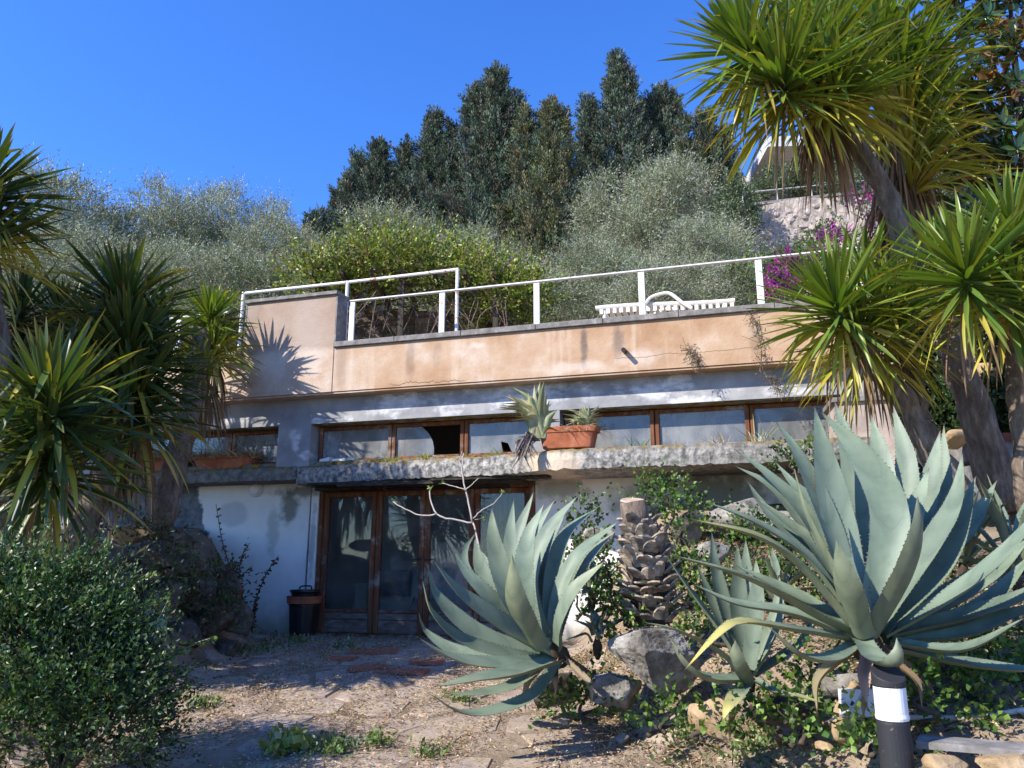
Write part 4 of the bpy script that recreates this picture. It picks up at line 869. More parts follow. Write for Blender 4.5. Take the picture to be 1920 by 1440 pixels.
def build_upper_terrace():
    Y = 28.0; a = P(1392, 388, Y); b = P(1690, 372, Y - 1.5); zt = a[2]
    t = thing('rubble_wall', 'pale rubble stone retaining wall above the olive trees', 'wall', V3((a[0] + b[0]) / 2, Y, 8)); rg = np.random.RandomState(4)
    d = nrm((b - a) * [1, 1, 0]); L = np.linalg.norm((b - a)[:2]); nx, nz_ = 44, 22; V = []; out = np.cross(d, V3(0, 0, 1))
    for j in range(nz_):
        for i in range(nx):
            q = a + d * L * i / (nx - 1); q[2] = 8.5 + (zt - 8.5 + .25 * wob(q, .9)) * j / (nz_ - 1); V.append(q + out * (.03 * wob(q, 2.6) + .025 * rg.normal()) - out * 0)
    V = np.array(V); F = [(j * nx + i, j * nx + i + 1, (j + 1) * nx + i + 1, (j + 1) * nx + i) for j in range(nz_ - 1) for i in range(nx - 1)]
    part('masonry', V, F, M['rubble'], t); part('core', *MB().obox((a + b) / 2 * [1, 1, 0] + V3(0, .9, (8.5 + zt) / 2 - .1), d, V3(0, 1, 0), V3(0, 0, 1), L / 2, .55, (zt - 8.5) / 2 - .1).arr(), M['rubble'], t)
    part('cap_course', *MB().obox((a + b) / 2 * [1, 1, 0] + V3(0, .45, zt + .1), d, V3(0, 1, 0), V3(0, 0, 1), L / 2, .4, .06).arr(), M['coping'], t)
    # individual stones standing proud of the face
    for i in range(60):
        q = a + d * L * rg.uniform(.02, .98); q[2] = rg.uniform(zt - 3.6, zt - .2); v, f = rock(q + out * .02, V3(rg.uniform(.10, .22), .05, rg.uniform(.06, .13)), 900 + i, 6, .05); 
        if i < 60: part('stone', v[:], f, M['rubble'], t)
    Y2 = 29.0; p0, p1 = P(1392, 362, Y2), P(1560, 345, Y2)
    t = thing('upper_railing', 'thin metal railing with a brown beam along the top of the rubble wall', 'railing', V3(p0[0], Y2, zt)); dd = nrm(p1 - p0)
    part('top_rail', *MB().tube([p0, p1 + dd * 2], .03, 6).arr(), M['steel'], t)
    for k in range(4): q = p0 + (p1 - p0) * k / 3 * 1.15; part('post', *MB().tube([V3(q[0], Y2, zt + .05), q], .032, 6).arr(), M['steel'], t)
    b0, b1 = P(1400, 384, Y2 + .3), P(1570, 366, Y2 + .3); part('beam', *MB().obox((b0 + b1) / 2 + V3(.4, 0, 0), nrm(b1 - b0), V3(0, 1, 0), V3(0, 0, 1), np.linalg.norm(b1 - b0) / 2 + .5, .1, .11).arr(), M['beam'], t)
    # villa
    Yv = 36.0; l0 = P(1432, 300, Yv); r0 = P(1690, 268, Yv); zb = P(1500, 400, Yv)[2] - 1.5; t = thing('villa', 'pale modern villa with overhanging roof slab at the top of the hill', 'house', V3((l0[0] + r0[0]) / 2, Yv, zb))
    cx = (l0[0] + r0[0]) / 2; hx = (r0[0] - l0[0]) / 2; zr = (l0[2] + r0[2]) / 2; ax = nrm(V3(1, -.05, 0)); ay = V3(.05, 1, 0)
    part('wall', *MB().obox(V3(cx + .6, Yv + 3.4, (zb + zr) / 2), ax, ay, V3(0, 0, 1), hx - .8, 2.4, (zr - zb) / 2 - .02).arr(), M['farhouse'], t)
    part('roof_slab', *MB().obox(V3(cx, Yv + 2.4, zr - .15), ax, ay, V3(0, 0, 1), hx, 3.8, .28).arr(), M['farhouse'], t); part('parapet', *MB().obox(V3(cx, Yv + .6, zr - 2.9), ax, ay, V3(0, 0, 1), hx * .95, .1, .35).arr(), M['farhouse'], t)
    for k in (-.55, -.1, .4):
        w = part('window', *MB().obox(V3(cx + k * hx, Yv + .99, zr - 1.7), ax, ay, V3(0, 0, 1), .75, .04, .6).arr(), M['beam'], t); part('pane', *MB().obox(V3(cx + k * hx, Yv + .945, zr - 1.7), ax, ay, V3(0, 0, 1), .66, .02, .5).arr(), M['farwin'], w)
    # shrubs on the upper terrace
    SH = [(.09, .13, .06), (.13, .17, .08), (.06, .09, .04)]
    for i, (u, v, Yq, ru, rv, lab) in enumerate(((1468, 350, 30, 40, 26, 'small round conifer shrub behind the upper railing'), (1530, 352, 30.5, 34, 16, 'green shrub in front of the villa'), (1380, 400, 27, 26, 60, 'straggly grey shrub at the left end of the rubble wall'), (1620, 350, 27, 55, 60, 'grey green bush right of the villa above the wall'), (1590, 300, 31, 40, 40, 'bush beside the villa behind the yucca crown'))):
        k = PX(v, Yq); mass('shrub', lab, 'shrub', [(P(u, v, Yq), V3(ru * k, ru * k, rv * k)), (P(u + ru * .5, v + rv * .4, Yq), V3(ru * k * .7, ru * k * .7, rv * k * .7)), (P(u - ru * .5, v + rv * .5, Yq), V3(ru * k * .6, ru * k * .6, rv * k * .6))], 420, 12, .13, .05, SH, 'olive', 130 + i, (.3, .7), group='shrubs on the upper terrace')
    BG = [(.36, .035, .26), (.44, .06, .31), (.30, .03, .22), (.48, .11, .36)]
    for i, (u, v, Yq, ru, rv, n, lab) in enumerate(((1462, 545, 13.5, 22, 24, 110, 'magenta bougainvillea clump just above the parapet right of the last railing post'), (1472, 500, 14, 20, 16, 100, 'magenta bougainvillea spray higher behind the last railing post'), (1556, 470, 15, 26, 40, 60, 'magenta bougainvillea at the edge of the lower right yucca head'), (1530, 448, 24, 32, 20, 26, 'pinkish bougainvillea against the foot of the rubble wall'), (1612, 385, 24, 36, 30, 34, 'dull purple bougainvillea beside the yucca trunk above the wall'), (1650, 412, 23, 18, 14, 120, 'small purple bougainvillea spray touching the yucca trunk'))):
        k = PX(v, Yq); mass('bougainvillea', lab, 'shrub', [(P(u, v, Yq), V3(ru * k, ru * k, rv * k)), (P(u + ru * .4, v - rv * .5, Yq + .1), V3(ru * k * .6, ru * k * .6, rv * k * .6)), (P(u - ru * .4, v + rv * .5, Yq), V3(ru * k * .6, ru * k * .6, rv * k * .5))], n, 9, .06 * Yq / 14, .045 * Yq / 14, BG + ([(.10, .14, .05)] * (3 if i < 3 else 5)), 'bract', 150 + i, (.12, .3), group='bougainvillea on the slope')
    t = thing('picket_fence', 'short run of faded wooden pickets behind the last railing post', 'fence', P(1440, 525, 20)); 
    for k in range(10): q = P(1428 + k * 9, 528 - k, 20); part('picket', *MB().obox(q + V3(0, 0, .25), V3(1, 0, 0), V3(0, 1, 0), nrm(V3(random.uniform(-.05, .05), 0, 1)), .035, .02, .36 + random.uniform(-.05, .05)).arr(), M['fadedpost'], t)
    part('stretcher', *MB().obox(P(1468, 512, 20.06), nrm(V3(1, 0, .08)), V3(0, 1, 0), V3(0, 0, 1), .6, .02, .03).arr(), M['fadedpost'], t)
    # green bank behind the right end of the terrace
    for i, (u, v, Yq, ru, rv, lab) in enumerate(((1500, 520, 17, 60, 40, 'green bush behind the terrace right of the last railing post'), (1420, 535, 18, 60, 40, 'dull green bush behind the lounger'), (1560, 500, 18, 60, 60, 'green bush behind the lower right yucca head'))):
        k = PX(v, Yq); mass('shrub', lab, 'shrub', [(P(u, v, Yq), V3(ru * k, ru * k, rv * k)), (P(u + ru * .6, v + rv * .5, Yq + .3), V3(ru * k * .7, ru * k * .7, rv * k * .8))], 420, 12, .08, .04, [(.10, .16, .04), (.14, .19, .06), (.07, .11, .03)], 'leaf', 170 + i, (.25, .6), group='bushes behind the terrace')
build_upper_terrace()

# ================================================================== RIGHT ROCKERY
def G(u, v, dz=0.0, y0=2.5, y1=12.0):     # where the view ray meets the ground
    a, dy, dz_ = ray(u, v); ts = np.linspace(y0, y1, 900) / dy; z = CAMZ + dz_ * ts; g = gz(a * ts, dy * ts) + dz; k = np.argmax(z <= g)
    if z[k] > g[k]: k = len(ts) - 1
    return V3(a * ts[k], dy * ts[k], g[k])
def rocks_right():
    L = [ # u, v, Y, half sizes in px (u, depth, v), material, label
        (1232, 1224, 5.6, (94, 80, 78), 'rock', 'large pale limestone boulder below the palm stump'),
        (1150, 1290, 5.75, (58, 50, 44), 'rock', 'weathered rock at the foot of the large boulder'),
        (1340, 1345, 4.75, (50, 40, 50), 'ystone', 'yellow sandstone block under the small agave'),
        (1605, 1350, 4.35, (55, 45, 70), 'ystone', 'tall pale stone block behind the bollard lamp'),
        (1600, 1290, 4.6, (60, 40, 35), 'rock', 'grey stone under the large agave next to the cable plate'),
        (1395, 965, 8.3, (75, 60, 48), 'rock', 'big grey rock on top of the bank under the ledge'),
        (1290, 985, 8.3, (50, 45, 40), 'rock', 'pinkish rock on the bank right of the palm stump'),
        (1470, 985, 8.0, (45, 45, 40), 'rock', 'rounded rock behind the large agave under the ledge'),
        (1110, 1010, 8.6, (45, 35, 35), 'rock', 'pale rock against the wall right of the doors'),
        (1340, 1040, 7.2, (40, 35, 30), 'rock', 'rock behind the small agave'),
        (1240, 1060, 7.0, (55, 45, 40), 'drock', 'dark rock behind the palm stump'),
        (1890, 1432, 3.75, (60, 45, 24), 'ystone', 'sandy stone at the lower right corner'),
        (1775, 1432, 3.85, (44, 40, 24), 'ystone', 'cracked sandy stone right of the bollard lamp'),
        (1165, 1385, 5.6, (18, 16, 9), 'rock', 'small stone on the path below the boulder'),
        (1060, 1352, 5.9, (14, 12, 8), 'rock', 'little brown stone under the left agave'),
        (1050, 1295, 6.3, (60, 50, 40), 'drock', 'dark shaded rock under the left agave'),
        (1450, 1330, 4.9, (60, 40, 40), 'drock', 'dark shaded stone between the small and large agave'),
        (1700, 1230, 4.9, (80, 50, 50), 'drock', 'dark shaded stone under the heart of the large agave'),
        (1850, 1300, 4.6, (70, 50, 40), 'drock', 'dark stone under the low right leaves of the large agave'),
        (1850, 700, 8.6, (26, 24, 22), 'ystone', 'sunlit yellow stone between the right yucca trunks'),
        (1790, 825, 8.0, (40, 30, 22), 'ystone', 'sunlit flat stone behind the right yucca trunks'),
        (1545, 1400, 4.35, (22, 20, 10), 'ystone', 'small sandy stone on the path left of the bollard')]
    for i, (u, v, Y, r, mt, lab) in enumerate(L):
        k = PX(v, Y); c = P(u, v, Y); rz = np.array(r) * k
        vv, ff = rock(c, rz, 300 + i, 18, .045, rz=(i * .7) % 1.2 - .5, depth=(.5, .85), fine=(i < 2)); single('boulder' if r[0] > 45 else 'stone', lab, 'rock', vv, ff, M[mt], group='stones of the right rockery', smooth=False)
rocks_right()

def palm_stump():
    Y = 6.1; base = P(1215, 1165, Y); t = thing('palm_stump', 'cut palm stump covered in rows of dry leaf bases', 'stump', base); k = PX(1050, Y)
    prof = [(1170, 62), (1130, 64), (1090, 62), (1050, 57), (1020, 50), (992, 34)]; ax = [P(1225 - (1170 - v) * .13, v, Y) for v, _ in prof]
    part('core', *tube(spline(ax, 14), np.interp(np.linspace(0, 1, 14), np.linspace(0, 1, 6), [r * k * .56 for _, r in prof]), 14), M['stumpcore'], t, smooth=True)
    top0, top1 = P(1196, 1000, Y), P(1186, 940, Y - .02)
    part('cut_trunk', *tube([top0, (top0 + top1) / 2, top1], [.125, .11, .10], 16), M['bark'], t, smooth=True); part('cut_face', *lathe(top1 + V3(0, -.0, .002), [(.098, 0), (.09, .012), (.05, .006), (.01, .008)], 16, rotm((1, 0, 0), .25)), M['cutwood'], t)
    rg = np.random.RandomState(5); rows = 12
    for r in range(rows):
        f = r / (rows - 1); v = 1155 - f * 165; rad = np.interp(f, [0, .5, .8, 1], [46, 42, 36, 25]) * k * .72; c = P(1225 - (1170 - v) * .13, v, Y); cnt = 9 if f < .85 else 7
        for j in range(cnt):
            th = 2 * pi * (j + .5 * (r % 2)) / cnt + rg.normal(0, .06); o = V3(cos(th), sin(th), 0); s = nrm(V3(-sin(th), cos(th), rg.normal(0, .12))); w = rg.uniform(.09, .15); h = rg.uniform(.04, .10) * (1.2 if f > .6 else 1); lift = rg.uniform(.6, 1.7) if f > .45 else rg.uniform(.1, 1.1)
            d = nrm(o + V3(0, 0, lift)); nn = nrm(V3(0, 0, 1) - o * .6); b = c + o * rad * rg.uniform(.88, 1.08) + V3(0, 0, rg.normal(0, .018)); V = []
            for (tt, ww, cv) in ((0, 1.0, 0), (.45, 1.05, .25), (.8, .8, .2), (1.0, .5, .05)):
                for x in (-1, 0, 1): V.append(b + d * (h + .05) * tt + s * w * .5 * ww * x * (1 if tt < 1 else rg.uniform(.7, 1.1)) + o * (.02 * (1 - x * x)) + nn * cv * .02)
            V = V + [p - nn * .014 - o * .006 for p in V]; F = []
            for a in range(3):
                for x in range(2): F.append((a * 3 + x, a * 3 + x + 1, a * 3 + x + 4, a * 3 + x + 3)); F.append((12 + a * 3 + x + 1, 12 + a * 3 + x, 12 + a * 3 + x + 3, 12 + a * 3 + x + 4))
                F.append((a * 3, a * 3 + 3, 15 + a * 3, 12 + a * 3)); F.append((a * 3 + 2, 14 + a * 3, 17 + a * 3, a * 3 + 5))
            F += [(9, 10, 22, 21), (10, 11, 23, 22)]; part('leaf_base', V, F, M['stumpscale'], t)
palm_stump()

def build_bollard():
    Y = 3.95; c = P(1683, 1440, Y); top = P(1676, 1268, Y); z0 = float(gz(c[0], Y)) - .05; c = V3(c[0], Y, z0); r = 29 * PX(1350, Y); h = top[2] - z0
    zl0, zl1 = P(1680, 1350, Y)[2] - z0, P(1680, 1279, Y)[2] - z0
    t = thing('bollard_lamp', 'charcoal garden bollard lamp with white diffuser and sloping black cap', 'bollard lamp', c)
    part('post', *lathe(c, [(r * 1.02, 0), (r, .02), (r, zl0 - .012), (r * .97, zl0)], 28), M['bollard'], t, smooth=False)
    part('diffuser', *lathe(c, [(r * .9, zl0 + .001), (r * 1.0, zl0 + .004), (r * 1.03, zl0 + .016), (r * 1.0, zl0 + .028), (r * .985, zl0 + .034), (r * .985, zl1 - .02), (r * .9, zl1)], 28), M['diffuser'], t, smooth=False)
    V, F = lathe(c, [(r * .99, zl1 - .019), (r * 1.03, zl1 - .012), (r * 1.03, zl1 + .004), (r * .98, zl1 + .008)], 28); V = np.array(V)
    tp = V[:, 2] > c[2] + zl1; V[tp, 2] += (.035 + (V[tp, 1] - c[1]) / r * .035); part('cap', V, F, M['bollard'], t)
build_bollard()

def small_hardware():
    Y = 4.27; a, b = P(1572, 1292, Y), P(1648, 1343, Y); t = thing('cable_plate', 'square grey plastic cover plate screwed to the stone left of the bollard', 'cover plate', V3((a[0] + b[0]) / 2, Y, b[2]))
    w, h = (b[0] - a[0]) / 2, (a[2] - b[2]) / 2; c = (a + b) / 2; ax = nrm(V3(1, .1, -.02)); ay = V3(-.1, 1, 0)
    part('plate', *MB().obox(c, ax, ay, V3(0, 0, 1), w, .016, h).arr(), M['plate'], t); 
    for sx in (-1, 1):
        for sz in (-1, 1): part('screw', *lathe(c + ax * sx * w * .88 + V3(0, -.016, sz * h * .86), [(.005, 0), (.004, .003)], 8, rotm((1, 0, 0), pi / 2)), M['darkmetal'], t)
    q = [(1620, 1262, 4.2), (1618, 1295, 4.15), (1600, 1325, 4.12), (1575, 1340, 4.15), (1556, 1352, 4.2)]; single('cable', 'pale cable dangling over the grey cover plate', 'cable', *tube(spline([P(*p) for p in q], 16), .006, 6), M['wire'], smooth=True)
    # stone edging strip
    a, b = P(1715, 1394, 4.0), P(1930, 1412, 3.75); d = nrm(b - a); single_mb('edging_strip', 'thin weathered concrete edging strip right of the bollard lamp', 'edging', MB().obox((a + b) / 2 + V3(.15, 0, 0), d, nrm(V3(-d[1], d[0], 0)), V3(0, 0, 1), np.linalg.norm(b - a) / 2 + .12, .09, .016), 'coping')
    a, b = P(1700, 1345, 4.5), P(1930, 1330, 4.3); d = nrm(b - a); single_mb('garden_hose', 'pale pipe lying in the shade under the large agave', 'pipe', MB().tube(spline([a, (a + b) / 2 + V3(0, 0, -.02), b], 10), .014, 8), 'steel')
    # stacked buckets by the door
    c = G(567, 1192); c = V3(c[0], c[1], float(gz(c[0], c[1])))
    k = PX(1190, c[1]); t = thing('bucket_stack', 'black bucket with a terracotta coloured rim basin and a second black pot nested in it', 'bucket', c); r = 28 * k
    part('outer_bucket', *lathe(c, [(r * .84, 0), (r * .86, .01), (r * .99, .40), (r * 1.04, .405), (r * 1.04, .425), (r * .96, .42), (r * .9, .3), (r * .05, .28)], 26), M['blackplastic'], t, smooth=False)
    part('rim_basin', *lathe(c, [(r * .98, .43), (r * 1.13, .435), (r * 1.16, .50), (r * 1.19, .505), (r * 1.19, .53), (r * 1.1, .53), (r * 1.06, .45), (r * .05, .44)], 26), M['terracotta'], t, smooth=False)
    part('inner_pot', *lathe(c, [(r * .8, .45), (r * .88, .56), (r * 1.0, .59), (r * 1.0, .615), (r * .9, .61), (r * .84, .5), (r * .05, .49)], 26), M['blackplastic'], t, smooth=False)
    part('handle', *MB().tube(spline([c + V3(-.06, -r * .2, .61), c + V3(-.055, -r * .2, .66), c + V3(.09, -r * .2, .665), c + V3(.1, -r * .2, .61)], 10), .011, 6).arr(), M['blackplastic'], t)
small_hardware()

# right pier, brick steps and low wall behind the yuccas
def right_pier():
    Y = 8.3; a, b = P(1600, 760, Y), P(1688, 822, Y); t = thing('render_pier', 'pale rendered pier showing below the lower right yucca head', 'wall', V3((a[0] + b[0]) / 2, Y, 1.7)); h = 1.2
    part('pier', *MB().obox(V3((a[0] + b[0]) / 2, Y + .35, P(1640, 750, Y)[2] - h / 2 - .0), nrm(V3(1, -.25, 0)), nrm(V3(.25, 1, 0)), V3(0, 0, 1), (b[0] - a[0]) / 2 + .08, .3, h / 2).arr(), M['pier'], t)
    part('cap', *MB().obox(V3((a[0] + b[0]) / 2, Y + .35, P(1640, 750, Y)[2] + .025), nrm(V3(1, -.25, 0)), nrm(V3(.25, 1, 0)), V3(0, 0, 1), (b[0] - a[0]) / 2 + .12, .34, .025).arr(), M['coping'], t)
    Y = 8.0; t = thing('brick_step', 'block step edged with dark red bricks behind the right yucca trunk', 'steps', P(1870, 860, Y)); c = P(1862, 842, Y)
    part('block', *MB().obox(c + V3(.1, .25, -.02), V3(1, 0, 0), V3(0, 1, 0), V3(0, 0, 1), .32, .25, .09).arr(), M['coping'], t); part('block', *MB().obox(P(1862, 905, Y) + V3(.1, .25, -.05), V3(1, 0, 0), V3(0, 1, 0), V3(0, 0, 1), .36, .3, .22).arr(), M['coping'], t)
    for i in range(5): part('brick', *MB().obox(c + V3(-.16 + i * .115, .12, .125), V3(1, 0, 0), V3(0, 1, 0), V3(0, 0, 1), .052, .11, .05).arr(), M['brick'], t)
right_pier()

# ================================================================== AGAVES
K0 = V3(0, -.28, 1)
A_R = P(1628, 1205, 4.3)
agave('agave', 'huge blue green agave spreading above the bollard lamp on the right', A_R, K0, 4.3, [
    ([(1614, 1180, .05), (1565, 960, .18), (1527, 763, .30)], 84, 0), ([(1632, 1180, .05), (1668, 970, .10), (1612, 850, .16), (1540, 773, .22)], 86, 0),
    ([(1625, 1150, .22), (1600, 880, .45), (1565, 753, .55)], 66, 0), ([(1640, 1150, .25), (1655, 900, .5), (1633, 777, .6)], 70, 0),
    ([(1650, 1150, .28), (1700, 900, .48), (1675, 760, .6)], 62, 0), ([(1655, 1150, .3), (1705, 950, .55), (1717, 840, .7)], 46, 0),
    ([(1660, 1150, .2), (1735, 940, .4), (1763, 807, .5)], 62, 0), ([(1665, 1160, .25), (1762, 950, .5), (1770, 797, .66)], 44, 0),
    ([(1650, 1170, .1), (1705, 990, .22), (1742, 877, .3)], 62, 0), ([(1648, 1186, -.03), (1765, 1060, .05), (1830, 893, .2)], 74, 0),
    ([(1616, 1190, -.12), (1588, 1100, -.33), (1568, 1012, -.40)], 72, 0), ([(1633, 1188, -.1), (1700, 1075, -.30), (1722, 990, -.38), (1720, 931, -.36)], 88, 0),
    ([(1660, 1182, .08), (1826, 1148, .2), (1945, 1030, .25)], 50, 0), ([(1662, 1190, 0), (1860, 1140, .05), (2000, 1075, .1)], 62, 0),
    ([(1672, 1205, -.05), (1805, 1216, -.22), (1922, 1158, -.3)], 44, 0), ([(1680, 1215, -.05), (1826, 1246, -.12), (2010, 1262, -.2)], 48, 0),
    ([(1615, 1200, -.12), (1640, 1235, -.3), (1672, 1245, -.4), (1684, 1222, -.42), (1681, 1196, -.40)], 50, 0), ([(1608, 1207, -.1), (1560, 1235, -.26), (1500, 1228, -.36), (1442, 1175, -.42)], 42, 0),
    ([(1590, 1195, -.08), (1480, 1178, -.3), (1390, 1165, -.42), (1345, 1190, -.46), (1284, 1256, -.5)], 36, .95), ([(1605, 1188, -.02), (1527, 1150, -.12), (1400, 1082, -.25), (1260, 1040, -.3)], 48, .12),
    ([(1607, 1180, .02), (1506, 1065, -.02), (1420, 1005, -.05), (1296, 973, -.08)], 50, .45), ([(1610, 1178, .06), (1520, 1050, .1), (1420, 980, .1), (1322, 940, .1)], 42, 0),
    ([(1610, 1175, .1), (1530, 1030, .2), (1484, 985, .25), (1414, 931, .3)], 42, .12), ([(1612, 1175, .12), (1520, 980, .3), (1440, 890, .4), (1377, 842, .45)], 46, 0),
    ([(1612, 1175, .14), (1525, 1010, .4), (1450, 915, .5), (1377, 873, .55)], 40, 0), ([(1613, 1175, .08), (1555, 985, .15), (1495, 850, .25), (1453, 788, .32)], 62, 0),
    ([(1614, 1170, .2), (1540, 970, .5), (1490, 910, .6), (1453, 865, .7)], 40, 0), ([(1650, 1170, .2), (1770, 1040, .5), (1860, 960, .7)], 50, 0), ([(1655, 1175, .2), (1800, 1100, .5), (1900, 1020, .7)], 46, 0),
    ([(1610, 1185, .1), (1500, 1120, .3), (1380, 1060, .45)], 44, 0), ([(1670, 1195, .05), (1790, 1175, .3), (1905, 1120, .5)], 44, 0), ([(1625, 1170, .3), (1580, 960, .6), (1590, 850, .75)], 60, 0), ([(1620, 1185, -.05), (1560, 1060, -.12), (1512, 960, -.1), (1490, 880, -.05)], 56, 0),
    ([(1640, 1185, -.02), (1735, 1040, .0), (1790, 940, .1), (1805, 850, .2)], 60, 0), ([(1655, 1190, -.05), (1780, 1120, -.1), (1880, 1040, -.1), (1960, 940, 0)], 56, 0), ([(1600, 1195, .05), (1490, 1150, .1), (1380, 1130, .15), (1300, 1095, .2)], 44, 0), ([(1660, 1200, .0), (1800, 1190, .0), (1900, 1150, .05), (1980, 1120, .1)], 50, 0), ([(1615, 1180, .15), (1520, 1040, .35), (1440, 960, .45), (1400, 900, .5)], 46, 0), ([(1650, 1165, .3), (1800, 1010, .6), (1870, 900, .8)], 48, 0), ([(1668, 1190, .15), (1830, 1100, .4), (1940, 1000, .6)], 46, 0)], 21, dead=4)
A_L = P(1045, 1225, 5.7)
agave('agave', 'large blue green agave leaning left over the path in front of the doors', A_L, V3(-.42, -.75, .75), 5.7, [
    ([(1010, 1240, -.1), (877, 1205, -.3), (812, 1150, -.4), (793, 1090, -.42)], 36, 0), ([(1032, 1222, -.15), (943, 1172, -.4), (862, 1110, -.5), (815, 1053, -.55)], 68, 0),
    ([(1032, 1240, -.2), (920, 1245, -.45), (843, 1230, -.55), (788, 1197, -.6)], 46, .06), ([(1040, 1238, -.25), (960, 1262, -.55), (893, 1272, -.68), (815, 1287, -.8)], 50, .1),
    ([(1045, 1243, -.1), (990, 1310, -.35), (880, 1338, -.5), (800, 1297, -.6)], 34, 0), ([(1000, 1190, -.05), (955, 1110, -.15), (927, 1020, -.15), (922, 952, -.1)], 44, .08),
    ([(985, 1190, .05), (925, 1110, .1), (900, 1060, .15), (890, 1005, .2)], 38, .08), ([(990, 1195, .1), (885, 1085, .1), (872, 1035, .15), (893, 997, .2)], 22, 0), ([(1000, 1200, .0), (910, 1110, -.1), (868, 1065, -.1), (850, 1030, -.1)], 30, 0),
    ([(1000, 1190, .15), (965, 1040, .35), (1000, 923, .5)], 34, 0), ([(1005, 1190, .1), (972, 1080, .2), (1003, 995, .3), (1040, 937, .35)], 36, 0), ([(1020, 1192, .0), (995, 1085, .08), (1028, 995, .15), (1083, 930, .2)], 38, 0),
    ([(1028, 1195, .05), (1037, 1080, .15), (1062, 1000, .22), (1123, 950, .28)], 36, 0), ([(1035, 1200, .0), (1048, 1115, .06), (1085, 1040, .1), (1160, 977, .15)], 34, 0), ([(1040, 1200, .15), (1072, 1110, .3), (1100, 1047, .35), (1157, 993, .4)], 32, .1),
    ([(1047, 1212, -.15), (1050, 1165, -.25), (1078, 1105, -.3), (1133, 1053, -.32)], 38, .15), ([(1012, 1215, -.3), (968, 1130, -.55), (960, 1040, -.6)], 60, .1), ([(995, 1190, .05), (962, 1080, .1), (957, 1010, .15), (963, 937, .2)], 34, 0),
    ([(1008, 1200, -.1), (985, 1100, -.2), (990, 1010, -.2), (1020, 945, -.15)], 42, 0), ([(1020, 1230, -.05), (900, 1190, -.1), (822, 1120, -.1), (802, 1060, -.1)], 40, 0), ([(1045, 1230, 0), (960, 1285, -.2), (890, 1300, -.3), (835, 1300, -.4)], 28, 0),
    ([(1020, 1210, .2), (930, 1090, .4), (900, 1030, .5)], 40, 0), ([(1030, 1200, .25), (1010, 1060, .5), (1060, 960, .6)], 40, 0), ([(1040, 1205, .3), (1080, 1080, .5), (1140, 1010, .6)], 34, 0), ([(1030, 1200, .2), (975, 1050, .45), (985, 960, .6)], 38, 0),
    ([(1020, 1240, .0), (870, 1225, .1), (800, 1185, .15), (786, 1150, .15)], 30, 0)], 22, dead=5)
A_M = P(1405, 1272, 4.75)
agave('agave', 'small upright agave between the boulder and the huge agave', A_M, K0, 4.75, [
    ([(1392, 1255, .0), (1355, 1190, -.02), (1288, 1098, -.05), (1250, 1042, -.06)], 30, 0), ([(1395, 1250, .08), (1365, 1160, .12), (1342, 1070, .15), (1334, 995, .18)], 34, 0), ([(1400, 1255, .0), (1385, 1150, .02), (1384, 1090, .03), (1382, 1018, .05)], 38, 0),
    ([(1405, 1255, -.02), (1416, 1150, -.02), (1420, 1100, -.02), (1417, 1047, 0)], 36, 0), ([(1400, 1270, -.1), (1345, 1220, -.25), (1271, 1182, -.35), (1205, 1166, -.4)], 28, .1), ([(1393, 1274, -.08), (1330, 1272, -.18), (1285, 1245, -.25), (1256, 1195, -.28)], 42, 0),
    ([(1398, 1276, -.1), (1382, 1245, -.25), (1379, 1200, -.3)], 42, 0), ([(1412, 1265, -.02), (1440, 1220, -.08), (1455, 1185, -.1)], 24, 0), ([(1402, 1280, -.08), (1385, 1300, -.2), (1365, 1325, -.26), (1355, 1350, -.28)], 34, .85), ([(1415, 1275, -.05), (1462, 1300, -.2), (1500, 1306, -.26), (1545, 1318, -.3)], 24, .5),
    ([(1398, 1250, .12), (1345, 1150, .2), (1306, 1053, .25)], 24, 0), ([(1410, 1258, .1), (1455, 1160, .2), (1462, 1080, .25)], 32, 0), ([(1402, 1250, .15), (1400, 1100, .3), (1398, 1010, .35)], 32, 0), ([(1415, 1265, .05), (1490, 1215, .15), (1530, 1160, .2)], 28, 0)], 23)
for (u, v, Y, ex, L, w, sd, lab) in ((1805, 1060, 5.6, 15, .62, .085, 31, 'agave half hidden behind the huge agave near the yucca trunk'), (1905, 1080, 5.2, 14, .7, .09, 32, 'agave at the right edge behind the huge agave'), (1460, 1130, 6.2, 12, .45, .07, 33, 'dark young agave in shade behind the small agave'), (1110, 1120, 6.4, 12, .4, .06, 34, 'dark young agave between the left agave and the palm stump'), (1120, 1205, 5.9, 9, .26, .05, 35, 'little agave offset beside the boulder')):
    agave('agave', lab, P(u, v, Y), V3(random.uniform(-.1, .1), -.1, 1), Y, [], sd, extra=ex, eL=L, ew=w)

